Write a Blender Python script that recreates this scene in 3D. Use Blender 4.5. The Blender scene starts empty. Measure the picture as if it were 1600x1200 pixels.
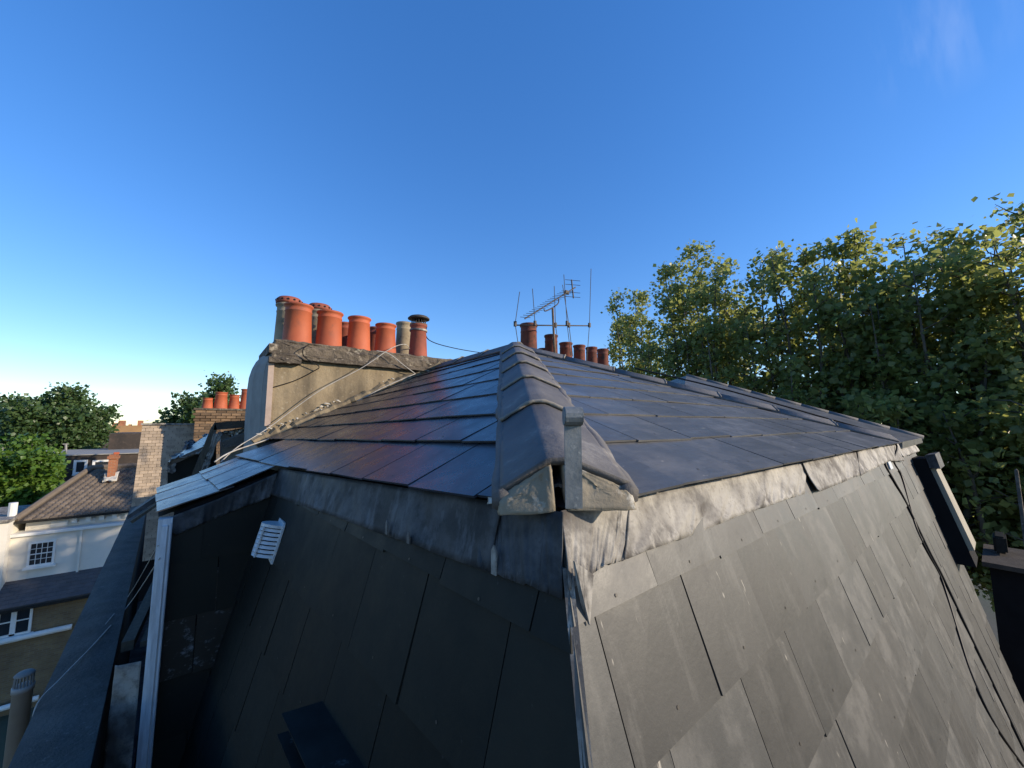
import bpy, bmesh, math, random
import numpy as np
from mathutils import Vector, Matrix
random.seed(7); RNG = np.random.default_rng(7)
EYE = 11.0                                    # eye height over the street; all coordinates below are relative to the eye
scn = bpy.context.scene; COL = scn.collection
# ------------------------------------------------------------------ camera
TH = math.atan(62/600); PSI = math.radians(51.4)
cd = bpy.data.cameras.new('camera'); cam = bpy.data.objects.new('camera', cd); COL.objects.link(cam)
cd.sensor_width = 36; cd.lens = 13.5; cd.clip_start = .02; cd.clip_end = 6000
cam.location = (0, 0, EYE); cam.rotation_euler = (math.pi/2+TH, 0, PSI-math.pi/2)
scn.camera = cam
# ------------------------------------------------------------------ sky, sun, exposure
SUN_EL = math.radians(19); SUN_AZ = math.radians(-48)       # azimuth measured from +X towards +Y
CIRRUS = (.816, .004, .577)                                  # direction of the wisp
S = Vector((math.cos(SUN_AZ)*math.cos(SUN_EL), math.sin(SUN_AZ)*math.cos(SUN_EL), math.sin(SUN_EL)))
w = bpy.data.worlds.new('World'); scn.world = w; w.use_nodes = True
wn = w.node_tree.nodes; wl = w.node_tree.links; wn.clear()
sky = wn.new('ShaderNodeTexSky'); sky.sky_type = 'NISHITA'; sky.sun_disc = False
sky.sun_elevation = SUN_EL; sky.sun_rotation = math.pi/2-SUN_AZ
sky.altitude = 0; sky.air_density = 1.0; sky.dust_density = .1; sky.ozone_density = 4.0
bg = wn.new('ShaderNodeBackground'); bg.inputs[1].default_value = .13
wo = wn.new('ShaderNodeOutputWorld'); wl.new(bg.outputs[0], wo.inputs[0])
gm = wn.new('ShaderNodeGamma'); gm.inputs[1].default_value = .73; wl.new(sky.outputs[0], gm.inputs[0])
hs = wn.new('ShaderNodeHueSaturation'); hs.inputs['Saturation'].default_value = 1.40; hs.inputs['Value'].default_value = 2.04; hs.inputs['Hue'].default_value = .515; wl.new(gm.outputs[0], hs.inputs['Color'])
# a faint wisp of cirrus high on the right
wt = wn.new('ShaderNodeTexCoord'); wm = wn.new('ShaderNodeMapping'); wm.inputs['Rotation'].default_value = (.5, .3, .9); wm.inputs['Scale'].default_value = (3, 22, 6)
wl.new(wt.outputs['Generated'], wm.inputs[0]); wz = wn.new('ShaderNodeTexNoise'); wz.inputs['Scale'].default_value = 1.6; wz.inputs['Detail'].default_value = 8; wl.new(wm.outputs[0], wz.inputs['Vector'])
wd = wn.new('ShaderNodeVectorMath'); wd.operation = 'DISTANCE'; wd.inputs[1].default_value = CIRRUS; wl.new(wt.outputs['Generated'], wd.inputs[0])
wr = wn.new('ShaderNodeMapRange'); wr.inputs[1].default_value = .02; wr.inputs[2].default_value = .10; wr.inputs[3].default_value = 1; wr.inputs[4].default_value = 0; wl.new(wd.outputs['Value'], wr.inputs[0])
wq = wn.new('ShaderNodeMapRange'); wq.inputs[1].default_value = .45; wq.inputs[2].default_value = .8; wq.inputs[4].default_value = .07; wl.new(wz.outputs[0], wq.inputs[0])
wx = wn.new('ShaderNodeMath'); wx.operation = 'MULTIPLY'; wl.new(wr.outputs[0], wx.inputs[0]); wl.new(wq.outputs[0], wx.inputs[1])
wc = wn.new('ShaderNodeMix'); wc.data_type = 'RGBA'; wl.new(wx.outputs[0], wc.inputs[0]); wl.new(hs.outputs[0], wc.inputs[6]); wc.inputs[7].default_value = (9, 9, 9, 1)
wl.new(wc.outputs[2], bg.inputs[0])
sl = bpy.data.lights.new('sun', 'SUN'); sl.energy = 4.4; sl.angle = math.radians(.55); sl.color = (1, .85, .66)
so = bpy.data.objects.new('sun', sl); COL.objects.link(so)
so.rotation_euler = S.to_track_quat('Z', 'Y').to_euler(); so.location = (0, 0, 60)
scn.view_settings.view_transform = 'Standard'; scn.view_settings.look = 'None'
scn.view_settings.exposure = 0.42; scn.view_settings.gamma = 1
# ------------------------------------------------------------------ helpers
Fv = np.array([math.cos(PSI), math.sin(PSI), 0]); Rv = np.array([math.sin(PSI), -math.cos(PSI), 0]); Zv = np.array([0, 0, 1.])
FW = Fv*math.cos(TH)+Zv*math.sin(TH); UP = -Fv*math.sin(TH)+Zv*math.cos(TH)
def ray(x, y): return FW+Rv*(x-800)/600-UP*(y-600)/600
def hit(x, y, n, c): d = ray(x, y); return d*(c/float(d@np.array(n, float)))
def atv(x, y, v): return hit(x, y, (0, 1, 0), v)
def atu(x, y, u): return hit(x, y, (1, 0, 0), u)
def dep(x, y, d): return ray(x, y)*d
def inframe(p, m=60):
    p = np.array(p); f = float(p@FW)
    if f < .05: return False
    x = 800+600*float(p@Rv)/f; y = 600-600*float(p@UP)/f
    return -m < x < 1600+m and -m < y < 1200+m
ORG = {}
def tag(o, label=None, cat=None, group=None, kind=None):
    if label: o['label'] = label
    if cat: o['category'] = cat
    if group: o['group'] = group
    if kind: o['kind'] = kind
    return o
def thing(name, label, cat, loc, group=None):
    o = bpy.data.objects.new(name, None); COL.objects.link(o); o.location = loc; o.empty_display_size = .2
    ORG[o.name] = np.array(loc, float); return tag(o, label, cat, group)
def origin(o): return ORG.get(o.name, np.zeros(3)) if o else np.zeros(3)
def finish(name, me, mats, parent=None, loc=None, smooth=False):
    """links a mesh whose vertices are in eye coordinates; moves them to its thing's base"""
    for m in (mats if isinstance(mats, (list, tuple)) else [mats]): me.materials.append(m)
    o = bpy.data.objects.new(name, me); COL.objects.link(o)
    if parent is None:
        loc = np.array(loc if loc is not None else (0, 0, 0), float); o.location = loc
    else:
        o.parent = parent; loc = origin(parent)
    ORG[o.name] = np.array(loc, float)
    if np.any(loc): me.transform(Matrix.Translation(Vector(-loc)))
    if smooth:
        me.polygons.foreach_set('use_smooth', [True]*len(me.polygons))
    return o
def pyd(name, V, Fc, mats, parent=None, loc=None, smooth=False):
    me = bpy.data.meshes.new(name); me.from_pydata([tuple(map(float, q)) for q in V], [], Fc); me.update()
    return finish(name, me, mats, parent, loc, smooth)
def frombm(name, bm, mats, parent=None, loc=None, smooth=False):
    bmesh.ops.recalc_face_normals(bm, faces=bm.faces)
    me = bpy.data.meshes.new(name); bm.to_mesh(me); bm.free(); return finish(name, me, mats, parent, loc, smooth)
def bhex(bm, c8, mi=0):
    """box from 8 corners: bottom loop of four, top loop of four"""
    v = [bm.verts.new(tuple(map(float, q))) for q in c8]
    for f in ((3, 2, 1, 0), (4, 5, 6, 7), (0, 1, 5, 4), (1, 2, 6, 5), (2, 3, 7, 6), (3, 0, 4, 7)):
        bm.faces.new([v[i] for i in f]).material_index = mi
    return v
def bbox(bm, lo, hi, mi=0):
    (a, b, c), (d, e, f) = lo, hi
    return bhex(bm, [(a, b, c), (d, b, c), (d, e, c), (a, e, c), (a, b, f), (d, b, f), (d, e, f), (a, e, f)], mi)
def box(name, lo, hi, mat, parent=None, loc=None, bevel=0):
    bm = bmesh.new(); bbox(bm, lo, hi)
    if bevel: bmesh.ops.bevel(bm, geom=bm.edges[:], offset=bevel, segments=2, affect='EDGES')
    return frombm(name, bm, mat, parent, loc)
def prism(bm, pts, off, mi=0):
    """polygon swept by the vector off"""
    off = np.array(off, float)
    a = [bm.verts.new(tuple(map(float, q))) for q in pts]; b = [bm.verts.new(tuple(map(float, np.array(q)+off))) for q in pts]
    n = len(pts); bm.faces.new(a).material_index = mi; bm.faces.new(b[::-1]).material_index = mi
    for i in range(n): bm.faces.new((a[i], a[(i+1) % n], b[(i+1) % n], b[i])).material_index = mi
def slab(name, pts, off, mat, parent=None, loc=None):
    bm = bmesh.new(); prism(bm, pts, off); return frombm(name, bm, mat, parent, loc)
def tube(bm, pts, rad, n=8, cap=True, mi=0):
    pts = [Vector(tuple(map(float, p))) for p in pts]; rad = rad if isinstance(rad, (list, tuple)) else [rad]*len(pts)
    rings = []; ref = None
    for i, p in enumerate(pts):
        d = (pts[min(i+1, len(pts)-1)]-pts[max(i-1, 0)]).normalized()
        if ref is None:
            ref = Vector((0, 0, 1)) if abs(d.z) < .9 else Vector((1, 0, 0))
        x = (ref-d*ref.dot(d)).normalized(); y = d.cross(x); ref = x
        rings.append([bm.verts.new(p+(x*math.cos(2*math.pi*k/n)+y*math.sin(2*math.pi*k/n))*rad[i]) for k in range(n)])
    for a, b in zip(rings, rings[1:]):
        for k in range(n): bm.faces.new((a[k], a[(k+1) % n], b[(k+1) % n], b[k])).material_index = mi
    if cap and n > 2:
        bm.faces.new(rings[0][::-1]).material_index = mi; bm.faces.new(rings[-1]).material_index = mi
def lathe(bm, c, prof, n=24, mi=0, cap=False):
    """prof: list of (radius, z) swept round the vertical through c"""
    rings = [[bm.verts.new((c[0]+r*math.cos(2*math.pi*k/n), c[1]+r*math.sin(2*math.pi*k/n), c[2]+z)) for k in range(n)] for r, z in prof]
    for a, b in zip(rings, rings[1:]):
        for k in range(n): bm.faces.new((a[k], a[(k+1) % n], b[(k+1) % n], b[k])).material_index = mi
    if cap: bm.faces.new(rings[0][::-1]); bm.faces.new(rings[-1])
def cable(name, pts, r, mat, label, cat='cable', group=None, sag=0, parent=None):
    P = [np.array(p, float) for p in pts]; out = []
    for i in range(len(P)-1):                     # Catmull-Rom
        p0 = P[max(i-1, 0)]; p1 = P[i]; p2 = P[i+1]; p3 = P[min(i+2, len(P)-1)]
        for k in range(6):
            t = k/6
            out.append(.5*((2*p1)+(-p0+p2)*t+(2*p0-5*p1+4*p2-p3)*t*t+(-p0+3*p1-3*p2+p3)*t**3))
    out.append(P[-1]); bm = bmesh.new(); tube(bm, out, r, 6)
    o = frombm(name, bm, mat, parent, None if parent else P[0], smooth=True)
    return o if parent else tag(o, label, cat, group)
# ------------------------------------------------------------------ materials
def newmat(name):
    m = bpy.data.materials.new(name); m.use_nodes = True; nt = m.node_tree; nt.nodes.clear()
    out = nt.nodes.new('ShaderNodeOutputMaterial'); b = nt.nodes.new('ShaderNodeBsdfPrincipled'); nt.links.new(b.outputs[0], out.inputs[0])
    return m, nt, b
def N(nt, t, **kw):
    n = nt.nodes.new(t)
    for k, v in kw.items():
        if k.startswith('i_'): n.inputs[k[2:].replace('_', ' ')].default_value = v
        else: setattr(n, k, v)
    return n
def mixc(nt, fac, a, b, mode='MIX'):
    m = nt.nodes.new('ShaderNodeMix'); m.data_type = 'RGBA'; m.blend_type = mode
    for s, v in ((m.inputs[0], fac), (m.inputs[6], a), (m.inputs[7], b)):
        if isinstance(v, (int, float)): s.default_value = v
        elif isinstance(v, (tuple, list)): s.default_value = (*v[:3], 1)
        else: nt.links.new(v, s)
    return m.outputs[2]
def ramp(nt, src, lo, hi, a=0., b=1.):
    r = nt.nodes.new('ShaderNodeMapRange'); r.inputs[1].default_value = lo; r.inputs[2].default_value = hi
    r.inputs[3].default_value = a; r.inputs[4].default_value = b; nt.links.new(src, r.inputs[0]); return r.outputs[0]
def noise(nt, scale, detail=6, rough=.6, vec=None, stretch=None):
    n = N(nt, 'ShaderNodeTexNoise'); n.inputs['Scale'].default_value = scale; n.inputs['Detail'].default_value = detail; n.inputs['Roughness'].default_value = rough
    if vec is None: vec = N(nt, 'ShaderNodeTexCoord').outputs['Object']
    if stretch:
        mp = N(nt, 'ShaderNodeMapping'); mp.inputs['Scale'].default_value = stretch; nt.links.new(vec, mp.inputs[0]); vec = mp.outputs[0]
    nt.links.new(vec, n.inputs['Vector']); return n.outputs[0]
def bump(nt, b, h, strength=.3, dist=.01):
    bp = N(nt, 'ShaderNodeBump'); bp.inputs['Strength'].default_value = strength; bp.inputs['Distance'].default_value = dist
    nt.links.new(h, bp.inputs['Height']); nt.links.new(bp.outputs[0], b.inputs['Normal'])
def basic(name, col, col2=None, scale=6, rough=.7, bstr=.2, bdist=.005, metal=0, stretch=None, rnd=0, spots=None, detail=7, lo=.35, hi=.65):
    m, nt, b = newmat(name); n1 = noise(nt, scale, detail, .62, stretch=stretch)
    c = mixc(nt, ramp(nt, n1, lo, hi), col, col2 if col2 else tuple(x*.7 for x in col))
    if spots:
        sc, scol, a, z = spots; c = mixc(nt, ramp(nt, noise(nt, sc, 5, .7, stretch=stretch), a, z), c, scol)
    if rnd:
        oi = N(nt, 'ShaderNodeObjectInfo'); c = mixc(nt, 1.0, c, ramp(nt, oi.outputs['Random'], 0, 1, 1-rnd, 1+rnd), 'MULTIPLY')
    nt.links.new(c, b.inputs['Base Color']); b.inputs['Roughness'].default_value = rough; b.inputs['Metallic'].default_value = metal
    if bstr: bump(nt, b, noise(nt, scale*6, 6, .65, stretch=stretch), bstr, bdist)
    return m
def slate_mat(name, c1, c2, rough, streak, marks, mcol, var=(.85, 1.18), spec=.5, film=.0, cool=None):
    m, nt, b = newmat(name); oi = N(nt, 'ShaderNodeObjectInfo'); tc0 = N(nt, 'ShaderNodeTexCoord').outputs['Object']
    ad = N(nt, 'ShaderNodeVectorMath', operation='ADD'); sc_ = N(nt, 'ShaderNodeMath', operation='MULTIPLY'); sc_.inputs[1].default_value = 31.7
    nt.links.new(oi.outputs['Random'], sc_.inputs[0]); nt.links.new(tc0, ad.inputs[0]); nt.links.new(sc_.outputs[0], ad.inputs[1]); tc = ad.outputs[0]
    base = mixc(nt, ramp(nt, noise(nt, 3.5, 8, .65, tc), .3, .7), c1, c2)
    if cool:
        md = N(nt, 'ShaderNodeMath', operation='FRACT'); m7 = N(nt, 'ShaderNodeMath', operation='MULTIPLY'); m7.inputs[1].default_value = 7.3
        nt.links.new(oi.outputs['Random'], m7.inputs[0]); nt.links.new(m7.outputs[0], md.inputs[0]); base = mixc(nt, ramp(nt, md.outputs[0], .2, 1.0, 0, .8), base, cool)
    base = mixc(nt, 1.0, base, ramp(nt, oi.outputs['Random'], 0, 1, *var), 'MULTIPLY')
    st = noise(nt, 1.0, 9, .72, tc, streak)                     # chalky runs down the slope
    base = mixc(nt, ramp(nt, st, marks[0], marks[1], 0, marks[2]), base, mcol)
    if film:                                                     # patchy pale film with hard edges on some slates
        f1 = ramp(nt, noise(nt, 9, 6, .65, tc), .48, .60); f2 = ramp(nt, oi.outputs['Random'], .55, .62, 0, film)
        mm = N(nt, 'ShaderNodeMath', operation='MULTIPLY'); nt.links.new(f1, mm.inputs[0]); nt.links.new(f2, mm.inputs[1]); base = mixc(nt, mm.outputs[0], base, mcol)
        dr = ramp(nt, noise(nt, 1.0, 3, .6, tc, tuple(x*2.6 for x in streak)), .70, .74, 0, .75); base = mixc(nt, dr, base, (.42, .38, .31))
    sp = noise(nt, 55, 3, .5, tc); base = mixc(nt, ramp(nt, sp, .70, .78, 0, .35), base, mcol)
    nt.links.new(base, b.inputs['Base Color'])
    nt.links.new(ramp(nt, noise(nt, 9, 8, .7, tc), .3, .7, rough-.07, rough+.12), b.inputs['Roughness'])
    b.inputs['Specular IOR Level'].default_value = spec
    bump(nt, b, noise(nt, 60, 6, .7, tc), .16, .003); return m
M = {}
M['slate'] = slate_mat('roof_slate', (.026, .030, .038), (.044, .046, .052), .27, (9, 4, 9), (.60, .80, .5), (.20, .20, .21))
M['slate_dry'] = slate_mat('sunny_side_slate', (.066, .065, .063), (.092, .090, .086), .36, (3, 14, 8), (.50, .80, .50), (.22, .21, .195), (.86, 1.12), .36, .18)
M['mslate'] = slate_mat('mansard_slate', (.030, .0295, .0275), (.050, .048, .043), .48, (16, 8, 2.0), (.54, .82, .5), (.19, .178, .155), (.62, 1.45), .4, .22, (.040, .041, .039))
M['mslate_dark'] = slate_mat('mansard_slate_shaded', (.012, .013, .011), (.019, .019, .015), .55, (8, 16, 2.4), (.66, .82, .30), (.07, .07, .07), (.8, 1.2), .14, .0)  # darker copy of the mansard slate, shade put into its base colour
M['scuffed'] = slate_mat('scuffed_sheet', (.012, .013, .012), (.018, .018, .016), .4, (16, 16, 22), (.56, .66, .8), (.16, .17, .18), (.9, 1.1), .3)
M['rivet'] = basic('copper_rivet', (.05, .04, .03), rough=.5, bstr=0)
M['edge'] = basic('slate_edge', (.02, .02, .022), rough=.8, bstr=0)
M['deck'] = basic('roof_underlay', (.012, .012, .013), rough=.9, bstr=0)
def lead_mat(name, base, light, brown):
    m, nt, b = newmat(name); tc = N(nt, 'ShaderNodeTexCoord').outputs['Object']
    n1 = noise(nt, 5, 8, .68, tc); n2 = noise(nt, 11, 7, .7, tc); n3 = noise(nt, 1.0, 6, .7, tc, (14, 14, 4))
    c = mixc(nt, ramp(nt, n1, .44, .58), base, light); c = mixc(nt, ramp(nt, n2, .55, .70, 0, .75), c, brown)
    c = mixc(nt, ramp(nt, n3, .54, .64, 0, .75), c, tuple(min(1, x*1.35) for x in light))
    nt.links.new(c, b.inputs['Base Color']); nt.links.new(ramp(nt, n2, .3, .7, .55, .8), b.inputs['Roughness'])
    n4 = noise(nt, 40, 6, .7, tc); c2_ = mixc(nt, ramp(nt, n4, .58, .68, 0, .5), c, tuple(x*.5 for x in base)); nt.links.new(c2_, b.inputs['Base Color'])
    b.inputs['Specular IOR Level'].default_value = .3; bump(nt, b, n2, .35, .008); return m
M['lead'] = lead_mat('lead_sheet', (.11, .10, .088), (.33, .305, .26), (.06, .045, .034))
M['lead_dark'] = lead_mat('lead_sheet_shaded', (.03, .032, .033), (.085, .087, .09), (.02, .019, .018))  # darkened copy of the lead sheet, shaded-side tone painted into the colour
M['hip'] = basic('hip_tile_concrete', (.088, .083, .080), (.135, .125, .115), 7, .8, .75, .005, rnd=.16, spots=(7, (.24, .225, .20), .60, .76))
M['mortar'] = basic('mortar', (.31, .265, .19), (.22, .185, .13), 9, .92, .45, .006, spots=(18, (.55, .52, .44), .60, .74))
M['mortar_pale'] = basic('pale_mortar', (.55, .52, .45), (.40, .37, .31), 12, .9, .6, .01)
M['zinc'] = basic('galvanised_strap', (.13, .145, .145), (.24, .25, .24), 22, .6, .3, .003, metal=.2, spots=(45, (.34, .34, .31), .58, .68))
M['white_metal'] = basic('white_painted_metal', (.62, .65, .66), (.42, .44, .45), 8, .45, .1, .002, stretch=(8, 8, 1))
M['white_plastic'] = basic('white_plastic', (.66, .66, .64), (.56, .56, .54), 6, .4, .05, .002)
M['black_metal'] = basic('black_coated_metal', (.016, .015, .013), (.026, .025, .022), 12, .5, .2, .002, spots=(16, (.09, .09, .085), .64, .72))
M['black_cable'] = basic('black_cable_sheath', (.012, .012, .013), rough=.5, bstr=0)
M['pale_cable'] = basic('grey_cable_sheath', (.45, .43, .38), (.3, .28, .25), 20, .6, 0)
M['felt'] = basic('parapet_felt', (.085, .078, .068), (.125, .115, .10), 7, .95, .9, .012, spots=(40, (.20, .19, .17), .60, .72))
M['dark_brick'] = basic('sooty_brick', (.05, .042, .035), (.085, .07, .055), 6, .9, .5, .01)
def render_mat():
    m, nt, b = newmat('old_cement_render'); tc = N(nt, 'ShaderNodeTexCoord').outputs['Object']
    c = mixc(nt, ramp(nt, noise(nt, 3.2, 9, .68, tc), .35, .65), (.33, .262, .16), (.19, .147, .09))
    c = mixc(nt, ramp(nt, noise(nt, 1.0, 5, .6, tc, (3.4, 3.4, .7)), .46, .62, 0, .85), c, (.085, .068, .045))     # soot runs
    c = mixc(nt, ramp(nt, noise(nt, 30, 4, .6, tc), .62, .75, 0, .6), c, (.42, .37, .27))
    nt.links.new(c, b.inputs['Base Color']); b.inputs['Roughness'].default_value = .92
    bump(nt, b, noise(nt, 22, 8, .7, tc), .6, .015); return m
M['render'] = render_mat()
M['render_grey'] = basic('grey_render', (.30, .29, .26), (.22, .21, .19), 4, .92, .4, .01)
M['coping'] = basic('sooty_coping_stone', (.15, .12, .085), (.05, .04, .03), 5, .95, .9, .02, spots=(14, (.34, .29, .21), .56, .68))
M['terracotta'] = basic('terracotta', (.48, .115, .042), (.38, .085, .032), 4, .7, .15, .004, rnd=.10, spots=(6, (.26, .085, .045), .54, .74))
M['terracotta_old'] = basic('old_terracotta', (.30, .075, .04), (.20, .055, .032), 5, .8, .3, .006, rnd=.15, spots=(9, (.10, .045, .03), .55, .70))
M['clay_buff'] = basic('buff_clay', (.36, .30, .20), (.24, .19, .125), 5, .85, .3, .006, spots=(8, (.12, .095, .065), .58, .72))
M['terracotta_dark'] = basic('sooty_terracotta', (.20, .055, .03), (.12, .036, .022), 5, .85, .3, .006, rnd=.2, spots=(8, (.05, .03, .022), .52, .66))
M['soot_and_shade'] = basic('soot_and_shade', (.01, .009, .008), rough=1, bstr=0)  # near-black for flue soot and for painted shade in vent and cap holes
M['aerial'] = basic('aerial_metal', (.04, .034, .03), (.06, .05, .04), 20, .7, 0)
M['joint_line'] = basic('weathered_pointing', (.27, .24, .19), (.16, .145, .12), 25, .9, .3, .003)
M['rust'] = basic('rusty_pole', (.17, .12, .075), (.09, .06, .04), 14, .7, .1, .003)
M['white_wall'] = basic('white_stucco', (.72, .67, .57), (.64, .60, .51), 1.2, .85, .15, .01, spots=(2.5, (.52, .48, .40), .62, .80))
M['white_paint'] = basic('white_paint', (.76, .74, .68), (.68, .66, .60), 3, .6, .05, .003)
M['glass'] = basic('window_glass', (.02, .023, .028), (.035, .04, .045), .8, .08, 0)
M['wood'] = basic('weathered_timber', (.10, .085, .06), (.06, .05, .036), 7, .9, .6, .01, stretch=(6, 6, 1.5))

M['far_roof'] = basic('far_roof', (.06, .052, .045), (.04, .035, .03), 1, .9, .2, .02)
M['dark_wall'] = basic('soot_dark_brick', (.055, .04, .03), (.03, .024, .02), .9, .9, .3, .02, spots=(4, (.09, .065, .05), .55, .7))
M['far_brick'] = basic('far_stock_brick', (.34, .205, .09), (.26, .15, .07), .6, .9, .2, .02)
M['asphalt'] = basic('asphalt', (.05, .05, .05), (.065, .064, .06), .4, .9, .2, .01)
M['garden'] = basic('garden_ground', (.05, .06, .03), (.08, .07, .05), .2, .95, .4, .05)
M['bark'] = basic('plane_bark', (.06, .05, .036), (.10, .085, .062), 3, .9, .4, .02)
def brick_mat(name, c1, c2, mort, bw, bh):
    m, nt, b = newmat(name); tc = N(nt, 'ShaderNodeTexCoord').outputs['Object']
    sep = N(nt, 'ShaderNodeSeparateXYZ'); nt.links.new(tc, sep.inputs[0]); ad = N(nt, 'ShaderNodeMath', operation='ADD')
    nt.links.new(sep.outputs[0], ad.inputs[0]); nt.links.new(sep.outputs[1], ad.inputs[1])
    cb = N(nt, 'ShaderNodeCombineXYZ'); nt.links.new(ad.outputs[0], cb.inputs[0]); nt.links.new(sep.outputs[2], cb.inputs[1])
    t = N(nt, 'ShaderNodeTexBrick'); t.inputs['Scale'].default_value = 1; t.inputs['Brick Width'].default_value = bw; t.inputs['Row Height'].default_value = bh
    t.inputs['Mortar Size'].default_value = .008; t.inputs['Bias'].default_value = 0
    for k, v in (('Color1', c1), ('Color2', c2), ('Mortar', mort)): t.inputs[k].default_value = (*v, 1)
    nt.links.new(cb.outputs[0], t.inputs[0])
    c = mixc(nt, ramp(nt, noise(nt, 1.3, 7, .65, tc), .35, .7, 0, .55), t.outputs[0], tuple(x*.45 for x in c2))
    nt.links.new(c, b.inputs['Base Color']); b.inputs['Roughness'].default_value = .9; bump(nt, b, t.outputs[1], -.5, .01); return m
M['stock_brick'] = brick_mat('stock_brick', (.24, .165, .075), (.17, .11, .055), (.20, .17, .12), .225, .075)
M['red_brick'] = brick_mat('red_brick', (.42, .15, .06), (.30, .10, .045), (.32, .22, .14), .225, .075)
M['brick_piece'] = basic('brown_brick', (.20, .125, .065), (.12, .08, .05), 5, .9, .5, .01, rnd=.45)
M['joint'] = basic('brick_joint_mortar', (.13, .11, .085), (.09, .075, .06), 8, .95, .4, .01)
def island_mat(name, c1, c2, rough):
    m, nt, b = newmat(name); geo = N(nt, 'ShaderNodeNewGeometry'); tc = N(nt, 'ShaderNodeTexCoord').outputs['Object']
    c = mixc(nt, geo.outputs['Random Per Island'], c1, c2); c = mixc(nt, ramp(nt, noise(nt, 7, 6, .7, tc), .5, .75, 0, .5), c, tuple(x*.55 for x in c2))
    nt.links.new(c, b.inputs['Base Color']); b.inputs['Roughness'].default_value = rough; bump(nt, b, noise(nt, 30, 5, .6, tc), .3, .01); return m
M['roof_tile'] = island_mat('brown_roof_tile', (.19, .15, .11), (.105, .082, .06), .85)
M['pale_tile'] = island_mat('pale_hung_tile', (.46, .36, .26), (.30, .235, .17), .85)
def leaf_mat(name, c1, c2, trans, tcol):
    m, nt, b = newmat(name); tc = N(nt, 'ShaderNodeTexCoord').outputs['Object']; geo = N(nt, 'ShaderNodeNewGeometry')
    c = mixc(nt, geo.outputs['Random Per Island'], c1, c2)
    c = mixc(nt, ramp(nt, noise(nt, .55, 3, .5, tc), .35, .65, 0, .5), c, tuple(x*.65 for x in c1))
    nt.links.new(c, b.inputs['Base Color']); b.inputs['Roughness'].default_value = .42; b.inputs['Specular IOR Level'].default_value = .4
    t = N(nt, 'ShaderNodeBsdfTranslucent'); t.inputs[0].default_value = (*tcol, 1)
    mx = N(nt, 'ShaderNodeMixShader'); mx.inputs[0].default_value = trans
    nt.links.new(b.outputs[0], mx.inputs[1]); nt.links.new(t.outputs[0], mx.inputs[2])
    out = [n for n in nt.nodes if n.type == 'OUTPUT_MATERIAL'][0]; nt.links.new(mx.outputs[0], out.inputs[0]); return m
M['leaf_plane'] = leaf_mat('plane_leaf', (.095, .135, .045), (.18, .21, .08), .50, (.42, .45, .12))
M['leaf_dark'] = leaf_mat('dark_leaf', (.05, .10, .03), (.085, .13, .045), .25, (.14, .2, .04))
M['leaf_bright'] = leaf_mat('bright_leaf', (.07, .15, .02), (.12, .20, .03), .30, (.22, .32, .03))
for k_ in ('black_cable', 'felt', 'black_metal', 'deck', 'dark_brick'): [n for n in M[k_].node_tree.nodes if n.type == 'BSDF_PRINCIPLED'][0].inputs['Specular IOR Level'].default_value = .15
# ------------------------------------------------------------------ ground
g = pyd('ground', [(-900, -900, -11), (900, -900, -11), (900, 1500, -11), (-900, 1500, -11)], [(0, 1, 2, 3)], M['garden']); tag(g, kind='structure')
r = pyd('road', [(10.2, -200, -10.99), (18.5, -200, -10.99), (18.5, 300, -10.99), (10.2, 300, -10.99)], [(0, 1, 2, 3)], M['asphalt']); tag(r, kind='structure')
bm = bmesh.new(); bbox(bm, (7.2, -200, -11.05), (10.2, 300, -10.87)); bbox(bm, (18.5, -200, -11.05), (21.5, 300, -10.87))
tag(frombm('pavement', bm, basic('paving', (.22, .21, .19), (.17, .16, .15), 2, .9)), kind='structure')
# ================================================================== OUR ROOF
C0 = np.array([.509, .489, -.156])                          # eaves corner nearest the camera
APEX = np.array([2.17, 2.68, .672]); RIDGE_W = np.array([2.18, 4.1, .665]); FARC = np.array([4.25, .489, -.156])
PRT = math.tan(math.radians(20.7))
HB = (1.2, 2.2, -11.0)
house = thing('mansard_house', 'dark slate house roof with steep mansard faces and hipped top, filling the foreground', 'house', HB)
def P_R(u, v): return np.array([u, v, -.156+(v-.489)*PRT])  # sunny upper slope
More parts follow.
